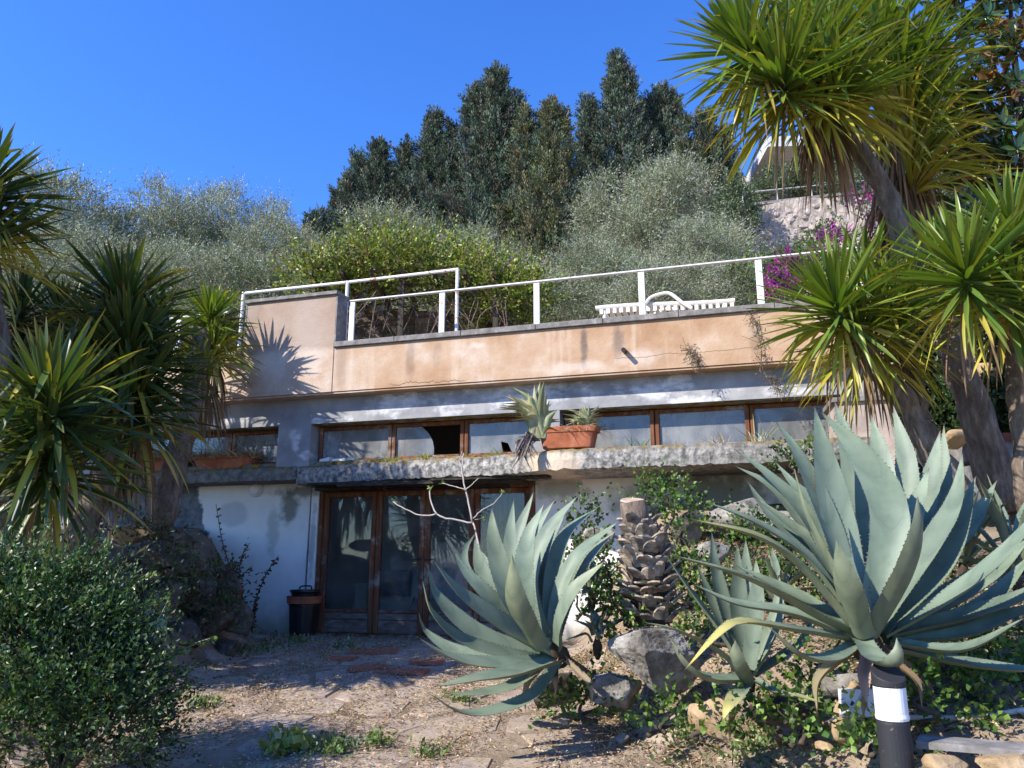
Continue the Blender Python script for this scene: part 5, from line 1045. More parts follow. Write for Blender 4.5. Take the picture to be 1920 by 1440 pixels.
# ================================================================== YUCCAS
def tr(pts, rpx): return ([P(*p) for p in pts], [r * PX(p[1], p[2]) for r, p in zip(rpx, pts)])
def hd(u, v, Y, ax, L, num, ysh, dsh, wd=.037): return (P(u, v, Y), V3(*ax), L, num, ysh, dsh, wd)
yucca('yucca_tree', 'tall yucca with leaning trunk and broad sunlit crown at upper right', [tr([(1890, 960, 6.6), (1850, 840, 6.6), (1800, 690, 6.6), (1750, 580, 6.6), (1695, 450, 6.6), (1655, 350, 6.6), (1590, 240, 6.5), (1545, 130, 6.4)], [38, 31, 28, 24, 19, 17, 15, 12]), tr([(1600, 260, 6.5), (1520, 170, 6.3), (1440, 110, 6.2)], [15, 13, 11])], [
    hd(1385, 75, 6.0, (-.7, -.3, .75), .74, 162, .22, .02, 0.041), hd(1460, 130, 5.9, (-.4, -.6, .6), .85, 175, .3, .06, 0.041), hd(1545, 70, 6.2, (-.05, -.4, 1), .82, 189, .2, .04, 0.041), hd(1575, 160, 6.1, (.1, -.7, .5), .88, 175, .35, .25, 0.040), hd(1490, 10, 6.7, (-.3, .2, 1), .75, 108, .1, 0, 0.041), hd(1545, 175, 6.2, (-.1, -.4, .35), .62, 162, .45, .4, 0.040)], 201)
yucca('yucca_tree', 'yucca with long skirt of dead hanging leaves at upper right', [tr([(1800, 700, 7.2), (1760, 500, 7.2), (1735, 350, 7.2), (1700, 200, 7.1), (1660, 90, 7.0)], [16, 16, 15, 14, 12])], [
    hd(1650, 55, 6.8, (-.1, -.3, 1), .95, 175, .15, .05, 0.041), hd(1705, 130, 6.9, (.35, -.4, .8), .95, 189, .2, .2, 0.041), hd(1715, 220, 6.9, (.25, -.4, .5), 1.0, 175, .3, .5, 0.040), hd(1725, 300, 6.9, (.2, -.5, .3), 1.05, 162, .25, .7, 0.038), hd(1725, 350, 6.9, (.1, -.5, .2), 1.0, 121, .2, .8, 0.037)], 202)
yucca('yucca_tree', 'yucca with sunlit twin heads hanging in front of the parapet end', [tr([(1800, 940, 6.0), (1750, 850, 6.0), (1690, 750, 6.0), (1645, 690, 5.9), (1595, 610, 5.8)], [30, 25, 23, 20, 17]), tr([(1735, 820, 6.05), (1715, 720, 6.1), (1690, 620, 6.1)], [17, 15, 12])], [
    hd(1563, 555, 5.55, (-.45, -.55, .8), .70, 175, .28, .05, 0.034), hd(1680, 575, 5.9, (.1, -.55, .8), .72, 162, .22, .05, 0.034), hd(1610, 620, 5.8, (-.3, -.5, .4), .68, 135, .42, .15, 0.034), hd(1620, 500, 6.1, (-.1, -.1, 1), .6, 81, .1, 0, 0.031)], 203)
yucca('yucca_tree', 'yucca with bright star shaped head at the right edge', [tr([(1935, 960, 5.8), (1915, 800, 5.8), (1900, 650, 5.7), (1850, 540, 5.5), (1815, 500, 5.3)], [24, 22, 20, 16, 12]), tr([(1905, 640, 5.7), (1930, 520, 5.6), (1915, 430, 5.5)], [17, 14, 12])], [
    hd(1808, 488, 5.1, (-.25, -.5, .9), .66, 148, .1, .03, 0.037), hd(1905, 415, 5.3, (.1, -.4, .9), .62, 121, .08, .03, 0.037), hd(1935, 540, 5.2, (.3, -.5, .6), .66, 108, .1, .05, 0.037), hd(1760, 470, 6.0, (-.1, -.2, 1), .6, 81, .08, 0, 0.033)], 204)
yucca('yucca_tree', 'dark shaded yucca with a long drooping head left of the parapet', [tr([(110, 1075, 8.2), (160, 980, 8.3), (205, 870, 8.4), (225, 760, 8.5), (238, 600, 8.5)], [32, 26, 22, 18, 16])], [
    hd(232, 550, 8.4, (-.05, -.2, 1), .92, 175, .02, .0, 0.056), hd(235, 640, 8.3, (-.05, -.4, .9), 1.02, 216, .03, .02, 0.059), hd(245, 735, 8.4, (0, -.4, .6), 1.05, 202, .10, .12, 0.058), hd(185, 690, 8.8, (-.4, -.1, .7), 1.1, 162, .02, .03, 0.055), hd(150, 780, 8.6, (-.2, -.3, .4), 1.1, 148, .05, .1, 0.055)], 205, 'shade')
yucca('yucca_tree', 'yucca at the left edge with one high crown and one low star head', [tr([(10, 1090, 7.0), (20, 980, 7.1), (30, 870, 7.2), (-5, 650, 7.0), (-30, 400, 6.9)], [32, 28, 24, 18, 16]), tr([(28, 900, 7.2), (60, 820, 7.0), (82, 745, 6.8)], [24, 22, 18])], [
    hd(-30, 340, 6.8, (.1, -.2, 1), .80, 189, .12, .04, 0.049), hd(-40, 440, 6.8, (.3, -.3, .6), .95, 202, .25, .4, 0.044), hd(84, 735, 6.5, (-.05, -.55, .85), .92, 162, .03, .02, 0.058), hd(70, 830, 6.8, (.0, -.4, .5), 1.05, 175, .08, .05, 0.055)], 206, 'shade')
yucca('yucca_tree', 'sunlit yucca with yellowing skirt beside the tall parapet block', [tr([(280, 1050, 9.6), (320, 900, 9.8), (360, 750, 10.2), (378, 620, 10.3)], [26, 24, 22, 20])], [
    hd(394, 585, 10.45, (.05, -.3, 1), .66, 175, .18, .02, 0.044), hd(396, 650, 10.45, (.0, -.4, .8), .74, 175, .45, .25, 0.043), hd(375, 695, 10.3, (0, -.4, .5), .80, 135, .35, .6, 0.041)], 207)
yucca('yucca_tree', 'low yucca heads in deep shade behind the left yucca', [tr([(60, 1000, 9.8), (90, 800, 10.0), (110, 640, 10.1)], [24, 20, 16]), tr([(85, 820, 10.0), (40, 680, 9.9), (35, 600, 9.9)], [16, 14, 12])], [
    hd(120, 590, 10.0, (.05, -.3, 1), .85, 148, .03, .02, 0.047), hd(35, 570, 9.8, (-.1, -.2, 1), .85, 135, .03, .02, 0.047), hd(90, 680, 10.0, (0, -.4, .7), 1.0, 148, .05, .1, 0.047), hd(20, 720, 9.6, (0, -.4, .7), 1.0, 121, .05, .1, 0.047)], 208, 'shade')

# ================================================================== RIGHT BACKGROUND GREENERY
MG = [(.045, .085, .02), (.06, .11, .025), (.035, .065, .02), (.10, .14, .03)]
def magnolia():
    rg = np.random.RandomState(77); base = P(1990, 800, 7.6); root = thing('magnolia_tree', 'glossy leaved magnolia with rusty leaf undersides at the upper right corner', 'tree', base); lumps = []
    for (u, v, Y, r) in ((1850, 60, 7.4, 95), (1905, 160, 7.2, 95), (1850, 230, 7.6, 80), (1900, 300, 7.2, 85), (1800, 330, 7.9, 60), (1960, 60, 7.2, 120), (1840, 380, 7.7, 60), (1960, 250, 7.0, 110), (1890, -40, 7.3, 120), (1800, 20, 7.8, 50)):
        lumps.append((P(u, v, Y), V3(1, 1, 1) * r * PX(v, Y)))
    p, d = lump_twigs(lumps, 430, rg, .35); v, f, c = twig_leaves(p, d, rg.uniform(.08, .2, len(p)), 9, .17, .066, MG + [(.20, .085, .03), (.26, .13, .04), (.05, .09, .02)], rg, 1.1, .2)
    limbs = [([base + V3(0, 0, 1.2), (base + V3(0, 0, 2) + l[0]) / 2, l[0]], [.09, .05, .012]) for l in lumps]; tree_parts(root, ([base - V3(0, 0, 1), base + V3(0, 0, 1.5), lumps[6][0] + V3(.4, 0, 0)], [.16, .12, .06]), limbs, (v, f, c), 'glossy')
    # large leaf fans nearest the camera are leaves of their own
    for (u, v_, Y, n) in ((1905, 280, 6.4, 9), (1880, 235, 6.5, 8), (1925, 330, 6.3, 8), (1850, 30, 6.6, 8), (1820, 120, 6.8, 7), (1905, 150, 6.5, 8)):
        c0 = P(u, v_, Y)
        for k in range(n):
            th = 2 * pi * k / n + rg.uniform(-.3, .3); dd = nrm(V3(cos(th), -.5 + .3 * sin(th * 2), sin(th) * .9 + .2)); S = nrm(np.cross(dd, V3(.1, -1, .3))); Nn = np.cross(S, dd); L = rg.uniform(.13, .19); w = L * .36; V = []
            for t, ww in ((0, .05), (.25, .75), (.5, 1), (.75, .75), (1, .04)):
                for x in (-1, 0, 1): V.append(c0 + dd * L * t + S * w * .5 * ww * x + Nn * (w * .16 * abs(x) - .12 * L * t * t))
            F = np.array([(a * 3 + x, a * 3 + x + 1, a * 3 + x + 4, a * 3 + x + 3) for a in range(4) for x in (0, 1)]); part('leaf', V, F, M['glossy'], root, col=np.repeat(pal(rg, 1, MG + [(.13, .17, .03)]), 15, 0), smooth=True)
magnolia()
DG = [(.03, .055, .018), (.045, .08, .022), (.06, .10, .03), (.022, .04, .015)]
for i, (u, v, Y, ru, rv, lab) in enumerate(((1850, 640, 9.5, 90, 90, 'dark evergreen shrub behind the right yucca trunks'), (1760, 520, 9.8, 90, 80, 'dark evergreen shrub behind the lower right yucca heads'), (1880, 480, 9.3, 90, 80, 'dark evergreen shrub below the magnolia'), (1800, 800, 9.0, 90, 70, 'low dark shrub beneath the right yucca trunks'), (1920, 760, 8.6, 60, 110, 'dark shrub at the right edge'), (1720, 660, 9.6, 60, 60, 'dark shrub filling the gap beside the pier'))):
    k = PX(v, Y); mass('shrub', lab, 'shrub', [(P(u, v, Y), V3(ru * k, ru * k * .8, rv * k)), (P(u + ru * .5, v - rv * .3, Y + .2), V3(ru * k * .7, ru * k * .6, rv * k * .7)), (P(u - ru * .5, v + rv * .4, Y), V3(ru * k * .7, ru * k * .6, rv * k * .7))], 560, 12, .085, .04, DG, 'leaf', 400 + i, (.2, .5), group='dark shrubs behind the right yuccas')
# ivy and bramble on the right bank
IV = [(.05, .10, .022), (.08, .15, .03), (.15, .24, .04), (.035, .065, .02)]
for i, (u, v, Y, ru, rv, n, lab) in enumerate(((1265, 965, 7.6, 55, 60, 150, 'light green leafy shrub growing right of the palm stump'), (1225, 920, 8.4, 30, 25, 60, 'small leafy weed under the ledge above the palm stump'), (1290, 1090, 6.8, 45, 50, 120, 'green creeper on the bank between the palm stump and small agave'), (1100, 985, 8.0, 30, 60, 80, 'yellow green creeper on the white wall right of the doors'), (1250, 1350, 5.3, 45, 22, 26, 'small ivy patch at the foot of the large boulder'), (1350, 1355, 4.65, 55, 30, 30, 'ivy growing over the yellow sandstone block'), (1480, 1350, 4.6, 55, 40, 55, 'ivy in the shade below the huge agave'), (1735, 1295, 4.25, 24, 36, 18, 'large leaved ivy right of the bollard diffuser'), (1800, 1330, 4.4, 80, 34, 60, 'shaded ivy carpet right of the bollard lamp'), (1620, 1395, 4.1, 22, 18, 30, 'ivy tuft left of the bollard post'), (1870, 1260, 4.9, 70, 60, 140, 'dark ivy under the right side of the huge agave'), (1420, 1010, 7.4, 60, 40, 110, 'creeper over the rocks behind the huge agave'), (1540, 1290, 4.75, 60, 50, 60, 'dark ivy below the left leaves of the huge agave'), (1150, 1130, 6.2, 35, 40, 70, 'shaded creeper left of the palm stump'), (1500, 860, 8.2, 40, 30, 70, 'creeper hanging at the right end of the ledge'), (1090, 1320, 5.8, 60, 30, 90, 'shaded ivy under the left agave'), (1480, 1100, 6.4, 60, 40, 110, 'leafy creeper in the gap left of the huge agave'), (1370, 1110, 6.6, 50, 30, 80, 'creeper on the bank above the small agave'), (1190, 1180, 6.0, 50, 22, 60, 'low creeper between the palm stump and the boulder'), (1330, 1180, 5.6, 45, 30, 60, 'shaded creeper right of the boulder behind the small agave'), (1105, 1090, 7.6, 45, 70, 170, 'dark leafy creeper on the wall between the left agave and the palm stump'), (1720, 1150, 5.6, 90, 50, 120, 'dark creeper behind the lower right leaves of the huge agave'))):
    k = PX(v, Y); mass('ivy', lab, 'plant', [(P(u, v, Y), V3(ru * k, ru * k * .6, rv * k)), (P(u + ru * .5, v + rv * .3, Y + .05), V3(ru * k * .6, ru * k * .4, rv * k * .6)), (P(u - ru * .5, v + rv * .5, Y), V3(ru * k * .6, ru * k * .4, rv * k * .5))], n, 6, .042, .034, IV if Y > 5 else IV[:3], 'leaf', 430 + i, (.08, .22), 1.1, group='ivy and creepers in the right rockery')

# ================================================================== LEFT SIDE
BX = [(.035, .075, .024), (.055, .105, .03), (.075, .13, .04), (.022, .045, .018), (.13, .18, .06), (.03, .06, .025)]
def left_bush():
    Y = 4.9; l = []
    for (u, v, ru, rv, dy) in ((80, 1160, 110, 80, .1), (40, 1260, 140, 130, -.2), (170, 1240, 90, 90, 0), (190, 1310, 95, 80, -.1), (110, 1380, 140, 110, -.4), (210, 1385, 80, 50, -.2), (30, 1130, 80, 70, .3), (240, 1290, 45, 45, .1), (215, 1190, 40, 40, .2), (140, 1120, 50, 50, .2), (-60, 1250, 130, 170, 0)):
        k = PX(v, Y); l.append((P(u, v, Y + dy), V3(ru * k, .42, rv * k)))
    rg = np.random.RandomState(61); p, d = lump_twigs(l, 4600, rg, .5); v, f, c = twig_leaves(p, d, rg.uniform(.06, .3, len(p)), 13, .032, .016, BX, rg, .9, .3, .4)
    root = thing('box_bush', 'dense dark green small leaved bush at the lower left corner', 'bush', V3(P(120, 1400, Y)[0], Y, 0)); part('foliage', v, f, M['leaf'], root, col=c)
    mb = MB(); sp = []; sd = []; sl = []
    for (u0, v0, u1, v1, dy) in ((230, 1120, 283, 1078, .1), (240, 1160, 300, 1130, .1), (180, 1080, 200, 1020, .2), (270, 1210, 318, 1120, .1), (60, 1090, 90, 1020, .2), (280, 1300, 345, 1265, .2), (330, 1230, 402, 1195, .3), (300, 1330, 350, 1285, 0), (270, 1360, 340, 1310, -.1), (120, 1090, 150, 1040, .2), (20, 1080, 30, 1020, .2), (300, 1250, 350, 1220, .2)):
        a, b = P(u0, v0, Y + dy), P(u1, v1, Y + dy); q = spline([a, (a + b) / 2 + V3(random.uniform(-.03, .03), 0, .02), b], 9); mb.tube(q, np.linspace(.005, .002, 9), 5)
        for i in range(len(q) - 1): sp.append(q[i]); sd.append(q[i + 1] - q[i]); sl.append(np.linalg.norm(q[i + 1] - q[i]) * 1.5)
    part('shoot', *mb.arr(), M['twig'], root, kind='stuff'); v, f, c = twig_leaves(np.array(sp), np.array(sd), np.array(sl), 7, .034, .018, [(.12, .19, .04), (.16, .24, .05), (.09, .15, .03)], rg, .9); part('shoot_leaves', v, f, M['glossy'], root, col=c, kind='stuff')
    mb = MB()
    for cc, r in l: b = V3(P(120, 1400, Y)[0], Y, 0); mb.tube(spline([b, (b + cc) / 2 + V3(.05, 0, .1), cc + V3(0, 0, r[2] * .4)], 8), np.linspace(.02, .006, 8), 6)
    part('stems', *mb.arr(), M['dbark'], root, smooth=True)
left_bush()
def rocks_left():
    L = [(245, 1000, 8.9, (55, 45, 26), 'ystone', 'sunlit flat stone at the top of the left rock pile'), (300, 1045, 8.6, (60, 50, 40), 'drock', 'big mottled boulder in the middle of the left rock pile'), (330, 1010, 8.9, (50, 45, 28), 'drock', 'boulder with reddish edge on top of the left rock pile'), (250, 1085, 8.2, (60, 50, 42), 'drock', 'grey boulder left of the middle of the rock pile'), (370, 1105, 9.0, (55, 45, 45), 'drock', 'dark boulder on the right side of the rock pile'), (310, 1120, 8.3, (50, 45, 50), 'drock', 'shaded boulder in the rock pile above the brown one'), (275, 1190, 7.6, (58, 45, 48), 'rock', 'brown boulder at the foot of the left rock pile'), (420, 1100, 9.4, (45, 45, 40), 'drock', 'boulder of the rock pile next to the white wall'), (390, 1165, 9.0, (60, 45, 50), 'drock', 'overgrown boulder at the right foot of the rock pile'), (440, 1150, 9.4, (35, 35, 60), 'drock', 'upright slab like rock next to the white wall'), (330, 1190, 8.4, (50, 45, 45), 'drock', 'shaded boulder low in the rock pile'), (200, 1040, 8.0, (50, 45, 40), 'drock', 'boulder behind the left yucca trunk'), (190, 1120, 7.2, (55, 45, 50), 'drock', 'boulder behind the box bush'), (385, 1070, 9.3, (22, 20, 14), 'rock', 'small pale stone lying on the rock pile'), (100, 1040, 7.4, (20, 20, 16), 'ystone', 'small sunlit stone between the left yucca trunks'), (350, 1060, 8.9, (40, 36, 30), 'drock', 'boulder behind the mottled one in the rock pile'), (425, 1215, 9.1, (50, 35, 26), 'drock', 'flat dark rock at the base of the pile on the path')]
    for i, (u, v, Y, r, mt, lab) in enumerate(L):
        k = PX(v, Y); vv, ff = rock(P(u, v, Y), np.array(r) * k, 500 + i, 18, .045, rz=i * .9, depth=(.48, .85)); single('boulder' if r[0] > 30 else 'stone', lab, 'rock', vv, ff, M[mt], group='rocks of the left pile')
rocks_left()
for i, (u, v, Y, ru, rv, n, lab) in enumerate(((330, 1085, 8.2, 50, 40, 90, 'shaded creeper over the middle of the left rock pile'), (395, 1140, 8.7, 45, 45, 110, 'brownish creeper over the right side of the left rock pile'), (270, 1010, 8.5, 60, 22, 60, 'green tuft on top of the left rock pile'), (420, 1075, 9.2, 30, 14, 40, 'small green tuft where the rock pile meets the white wall'))):
    k = PX(v, Y); mass('creeper', lab, 'plant', [(P(u, v, Y), V3(ru * k, ru * k * .5, rv * k)), (P(u + ru * .4, v + rv * .5, Y), V3(ru * k * .6, ru * k * .4, rv * k * .6))], n, 7, .05, .03, [(.05, .08, .025), (.09, .08, .04), (.13, .10, .06), (.07, .11, .03)], 'leaf', 480 + i, (.1, .3), 1.1, group='creepers on the left rock pile')
def dry_weed():
    rg = np.random.RandomState(9); t = thing('dried_weed', 'tall brown dried weed stalks against the white wall', 'plant', P(465, 1180, 10.2)); mb = MB(); sp = []; sd = []
    for pts in (((470, 1180), (440, 1090), (418, 1020), (405, 945)), ((465, 1180), (450, 1110), (440, 1050)), ((468, 1170), (448, 1090), (455, 1040), (468, 1018)), ((470, 1180), (478, 1130), (500, 1075), (522, 1042)), ((472, 1185), (476, 1150), (482, 1120)), ((462, 1185), (452, 1140), (430, 1070))):
        q = spline([P(u, v, 10.2 + rg.uniform(-.15, .15)) for u, v in pts], 22); mb.tube(q, np.linspace(.012, .004, 22), 5)
        for i in range(3, 21):
            for _ in range(3): sp.append(q[i]); sd.append(rg.normal(size=3) * [1, 1, .6])
    part('stalk', *mb.arr(), M['dbark'], t, kind='stuff'); n = len(sp); v, f, c = leaf_cloud(np.array(sp), np.array(sd), .06 * rg.uniform(.5, 1.2, n), .035, pal(rg, n, [(.10, .045, .025), (.16, .08, .045), (.07, .035, .02)]), rg); part('dry_leaves', v, f, M['dry'], t, col=c, kind='stuff')
dry_weed()
def sapling():
    rg = np.random.RandomState(10); Y = 6.3; t = thing('bare_sapling', 'pale leafless sapling branching in front of the glazed doors', 'plant', P(915, 1130, Y)); br = [(((930, 1140), (905, 1060), (893, 1000), (886, 978)), .013), (((886, 978), (872, 915), (866, 880), (869, 850)), .009), (((886, 980), (855, 975), (820, 965), (812, 950), (806, 930), (807, 914)), .009), (((818, 964), (790, 966), (760, 955), (738, 940)), .007), (((872, 918), (845, 910), (828, 906)), .005), (((872, 920), (885, 908), (898, 897)), .005), (((888, 972), (905, 955), (925, 945), (942, 924)), .006), (((890, 975), (903, 972), (908, 970)), .004), (((868, 880), (862, 865), (866, 845)), .004)]
    for pts, r in br: q = spline([P(u, v, Y + .03 * i) for i, (u, v) in enumerate(pts)], 14) + rg.normal(0, .003, (14, 3)); part('branch', *tube(q, np.linspace(r, r * .6, 14), 6), M['twig'], t, smooth=True)
    sp = np.array([P(u, v, Y + .1) for u, v in ((828, 906), (908, 970), (942, 924), (738, 940), (807, 914), (906, 968), (869, 850)) for _ in range(5)]); n = len(sp); v, f, c = leaf_cloud(sp, rg.normal(size=(n, 3)) + [0, 0, .5], .035, .018, pal(rg, n, [(.28, .36, .10), (.2, .28, .06)]), rg); part('bud_leaves', v, f, M['leaf'], t, col=c, kind='stuff')
sapling()

# ================================================================== PLANTERS ON THE LEDGE
def planter(name, label, s0, s1, nn, z, h, dep, group=None, tilt=0.0):
    t = thing(name, label, 'planter', W((s0 + s1) / 2, nn, z), group); prof = [(.80, 0), (.86, .04), (.95, .72), (1.02, .74), (1.04, .98), (1.0, 1.0), (.93, .97), (.90, .80)]; V = []; m = 28
    c = (s0 + s1) / 2; hs = (s1 - s0) / 2
    for r, zz in prof:
        for j in range(m):
            th = 2 * pi * j / m; ca, sa = cos(th), sin(th); e = .35; x = np.sign(ca) * abs(ca) ** e; y = np.sign(sa) * abs(sa) ** e
            V.append(W(c + x * hs * (r if r > .9 else r - .02), nn + y * dep / 2 * r, z + .012 + zz * h + tilt * x))
    F = [(i * m + j, i * m + (j + 1) % m, (i + 1) * m + (j + 1) % m, (i + 1) * m + j) for i in range(len(prof) - 1) for j in range(m)] + [tuple(range(m - 1, -1, -1))]
    part('trough', V, F, M['terracotta'], t); part('soil', [V[(len(prof) - 1) * m + j] for j in range(m)], [tuple(range(m))], M['earth'], t)
    for sx in (-.6, .6): part('foot', *MB().fbox(c + hs * sx - .04, c + hs * sx + .04, nn - dep * .35, nn + dep * .35, z, z + .014).arr(), M['terracotta'], t)
    return t
sP, zP = Hs(1066, 850, .95); planter('planter', 'orange terracotta trough standing on the ledge right of the doors', sP - .37, sP + .37, .93, 2.578, .27, .30, 'terracotta planters on the ledge')
planter('planter', 'shaded terracotta trough on the left ledge next to the yucca', *[Hs(u, 870, .3)[0] for u in (232, 352)], .28, 2.588, .20, .26, 'terracotta planters on the ledge')
planter('planter', 'shaded terracotta trough on the left ledge nearer the doors', *[Hs(u, 868, .3)[0] for u in (366, 482)], .28, 2.588, .20, .26, 'terracotta planters on the ledge')
def blades(name, label, cat, spots, L, wd, cols, mat, seed, up=1.0, spread=.5, droop=.5, group=None):   # grass-like tufts
    rg = np.random.RandomState(seed); V = []; F = []; C = []
    for p in spots:
        d = nrm(V3(*(rg.normal(0, spread, 2)), up)); l = L * rg.uniform(.5, 1.2); S = nrm(np.cross(d, rg.normal(size=3))); o = len(V); c = pal(rg, 1, cols)[0]; dr = droop * rg.uniform(.3, 1.5)
        for t, w in ((0, 1), (.4, .9), (.75, .55), (1, .05)): q = p + d * l * t - V3(0, 0, dr * l * t * t * .6) + nrm(d * [1, 1, 0] + 1e-6) * dr * l * .3 * t * t; V += [q - S * wd * w / 2, q + S * wd * w / 2]; C += [c, c]
        for k in range(3): F.append((o + 2 * k, o + 2 * k + 1, o + 2 * k + 3, o + 2 * k + 2))
    return single(name, label, cat, np.array(V), np.array(F), M[mat], col=np.array(C), group=group)
DRY = [(.42, .30, .17), (.50, .38, .22), (.33, .22, .13), (.55, .44, .28)]
rgp = np.random.RandomState(12)
def scat(u0, u1, v, n, nn=.3, dn=.1, z=None):
    out = []
    for _ in range(n): s, zz = Hs(rgp.uniform(u0, u1), v, nn); out.append(W(s, nn + rgp.uniform(-dn, dn), zz if z is None else z))
    return out
blades('dry_grass', 'dry reddish grass filling the left trough next to the yucca', 'grass', scat(238, 352, 860, 620, .30, .1, 2.74), .42, .016, DRY, 'dry', 13, .8, .55, 1.0, 'dry grass in the troughs')
blades('dry_grass', 'dry straw coloured grass in the left trough nearer the doors', 'grass', scat(372, 484, 862, 420, .30, .1, 2.74), .36, .016, DRY, 'dry', 14, .8, .55, 1.0, 'dry grass in the troughs')
blades('dry_grass', 'dry grass growing on the soil of the orange trough', 'grass', [W(sP + rgp.uniform(-.05, .36), .93 + rgp.uniform(-.12, .14), 2.82) for _ in range(300)], .17, .009, DRY, 'dry', 15, .6, .7, 1.3, 'dry grass in the troughs')
def trough_plants():
    rg = np.random.RandomState(16); Y0 = P(1066, 820, 9.35)[1]
    def plant(name, label, base, tips, wpx, cols):
        t = thing(name, label, 'plant', P(*base, Y0), 'succulents in the orange trough')
        for (u, v) in [(a + rg.uniform(-9, 9) * (k > 0), b + rg.uniform(-4, 22) * (k > 0)) for k in range(3) for a, b in tips]:
            dy = rg.uniform(-.12, .12); b = P(base[0] + rg.uniform(-12, 12), base[1], Y0); e = P(u, v, Y0 + dy); m = (b + e) / 2 + V3((e[0] - b[0]) * -.18, 0, .02 + abs(e[0] - b[0]) * .25); v_, f, c = agave_leaf_mesh([b, m, e], wpx * PX(v, Y0), P(*base, Y0), V3(0, 0, 1), rg, rg.uniform(0, .35), pal(rg, 1, cols)[0], .35, 1.2); part('leaf', v_, f, M['agave'], t, col=c, smooth=True)
    AC = [(.26, .30, .16), (.33, .36, .22), (.22, .27, .15), (.38, .36, .24)]
    plant('aloe_plant', 'large spiky pale agave rising from the left end of the orange trough', (1010, 822), ((948, 742), (962, 726), (975, 745), (990, 735), (1003, 752), (1020, 714), (1030, 750), (1046, 768), (940, 760), (985, 760), (1052, 790), (1035, 772), (960, 770), (1002, 722), (1015, 765)), 17, AC)
    plant('aloe_plant', 'shorter spiky agave cluster at the right end of the orange trough', (1098, 818), ((1062, 768), (1078, 775), (1092, 765), (1104, 758), (1116, 762), (1124, 772), (1133, 788), (1056, 785), (1110, 775), (1085, 765), (1070, 785), (1128, 765)), 11, AC)
    t = thing('withered_leaves', 'withered grey leaves hanging down from the left end of the orange trough', 'plant', P(1000, 830, Y0)); 
    for i in range(26):
        b = P(1008 + rg.uniform(-10, 6), 826, Y0 - .05); e = P(rg.uniform(955, 1012), rg.uniform(848, 885), Y0 - .12 + rg.uniform(-.05, .05)); m = P(b[0] * 0 + rg.uniform(968, 1000), rg.uniform(812, 832), Y0 - .1); v_, f, c = agave_leaf_mesh([b, m, e], .028, b, V3(0, 0, 1), rg, 0, pal(rg, 1, [(.28, .25, .23), (.36, .32, .29), (.20, .17, .15)])[0], .5, 1.0); part('dry_leaf', v_, f, M['dry'], t, col=c, smooth=True)
trough_plants()
# weeds along the ledge
for i, (u, v, n, L, cols, lab) in enumerate(((735, 862, 26, .16, [(.36, .36, .06), (.28, .32, .07)], 'yellow green weed on the ledge below the first broken window'), (795, 858, 24, .18, [(.36, .36, .06), (.28, .32, .07)], 'yellow green weed on the ledge below the broken pane'), (930, 852, 22, .2, [(.2, .28, .06), (.3, .33, .08)], 'green weed on the ledge left of the orange trough'), (1195, 838, 26, .26, [(.12, .18, .05), (.2, .26, .08)], 'green weed on the ledge right of the orange trough'), (1350, 832, 22, .3, DRY, 'dry flowering stalks on the ledge under the right windows'), (1425, 826, 34, .42, [(.5, .48, .4), (.3, .34, .16)], 'tall pale flowering weed near the right end of the ledge'), (520, 868, 40, .12, DRY, 'dry grass at the end of the left ledge'), (690, 866, 18, .08, DRY, 'short dry weed on the ledge under the first window'), (1280, 838, 18, .12, DRY, 'short dry grass on the ledge mid right'))):
    s, z = Hs(u, v, .55 if u < 1000 else .7); nn = .55 if 560 < u < 1000 else (.7 if u > 1000 else .32); blades('weed', lab, 'weed', [W(s + rgp.uniform(-.09, .09), nn + rgp.uniform(-.08, .08), 2.575) for _ in range(n)], L, .010, cols, 'dry', 50 + i, 1.0, .4, .4, 'weeds along the ledge')
# dry trailing vine over the parapet
def trailing():
    rg = np.random.RandomState(18)
    for (pts, lab) in ((((1400, 585), (1415, 600), (1425, 640), (1428, 670), (1424, 697)), 'dry trailing creeper hanging from the parapet near its right end'), (((1285, 652), (1297, 660), (1305, 684)), 'small withered creeper tuft on the lower parapet face'), (((1440, 705), (1452, 715), (1462, 735)), 'withered creeper sprig on the grey band')):
        q = spline([W(Hs(u, v, .7)[0], .7, Hs(u, v, .7)[1]) for u, v in pts], 16); t = thing('trailing_creeper', lab, 'plant', q[0], 'withered creepers on the facade'); mb = MB().tube(q, .004, 4)
        for i in range(26): a = q[rg.randint(0, 15)]; mb.tube([a, a + V3(rg.normal(0, .05), rg.normal(0, .02), rg.normal(-.03, .06)), a + V3(rg.normal(0, .08), rg.normal(-.02, .02), rg.normal(-.08, .08))], .0025, 4)
        part('stem', *mb.arr(), M['oldwood'], t, kind='stuff'); n = 70; v, f, c = leaf_cloud(q[rg.randint(0, 16, n)] + rg.normal(0, .045, (n, 3)) * [1, .3, 1], rg.normal(size=(n, 3)), .03, .016, pal(rg, n, [(.16, .13, .06), (.25, .2, .09), (.12, .14, .05)]), rg); part('leaves', v, f, M['dry'], t, col=c, kind='stuff')
trailing()

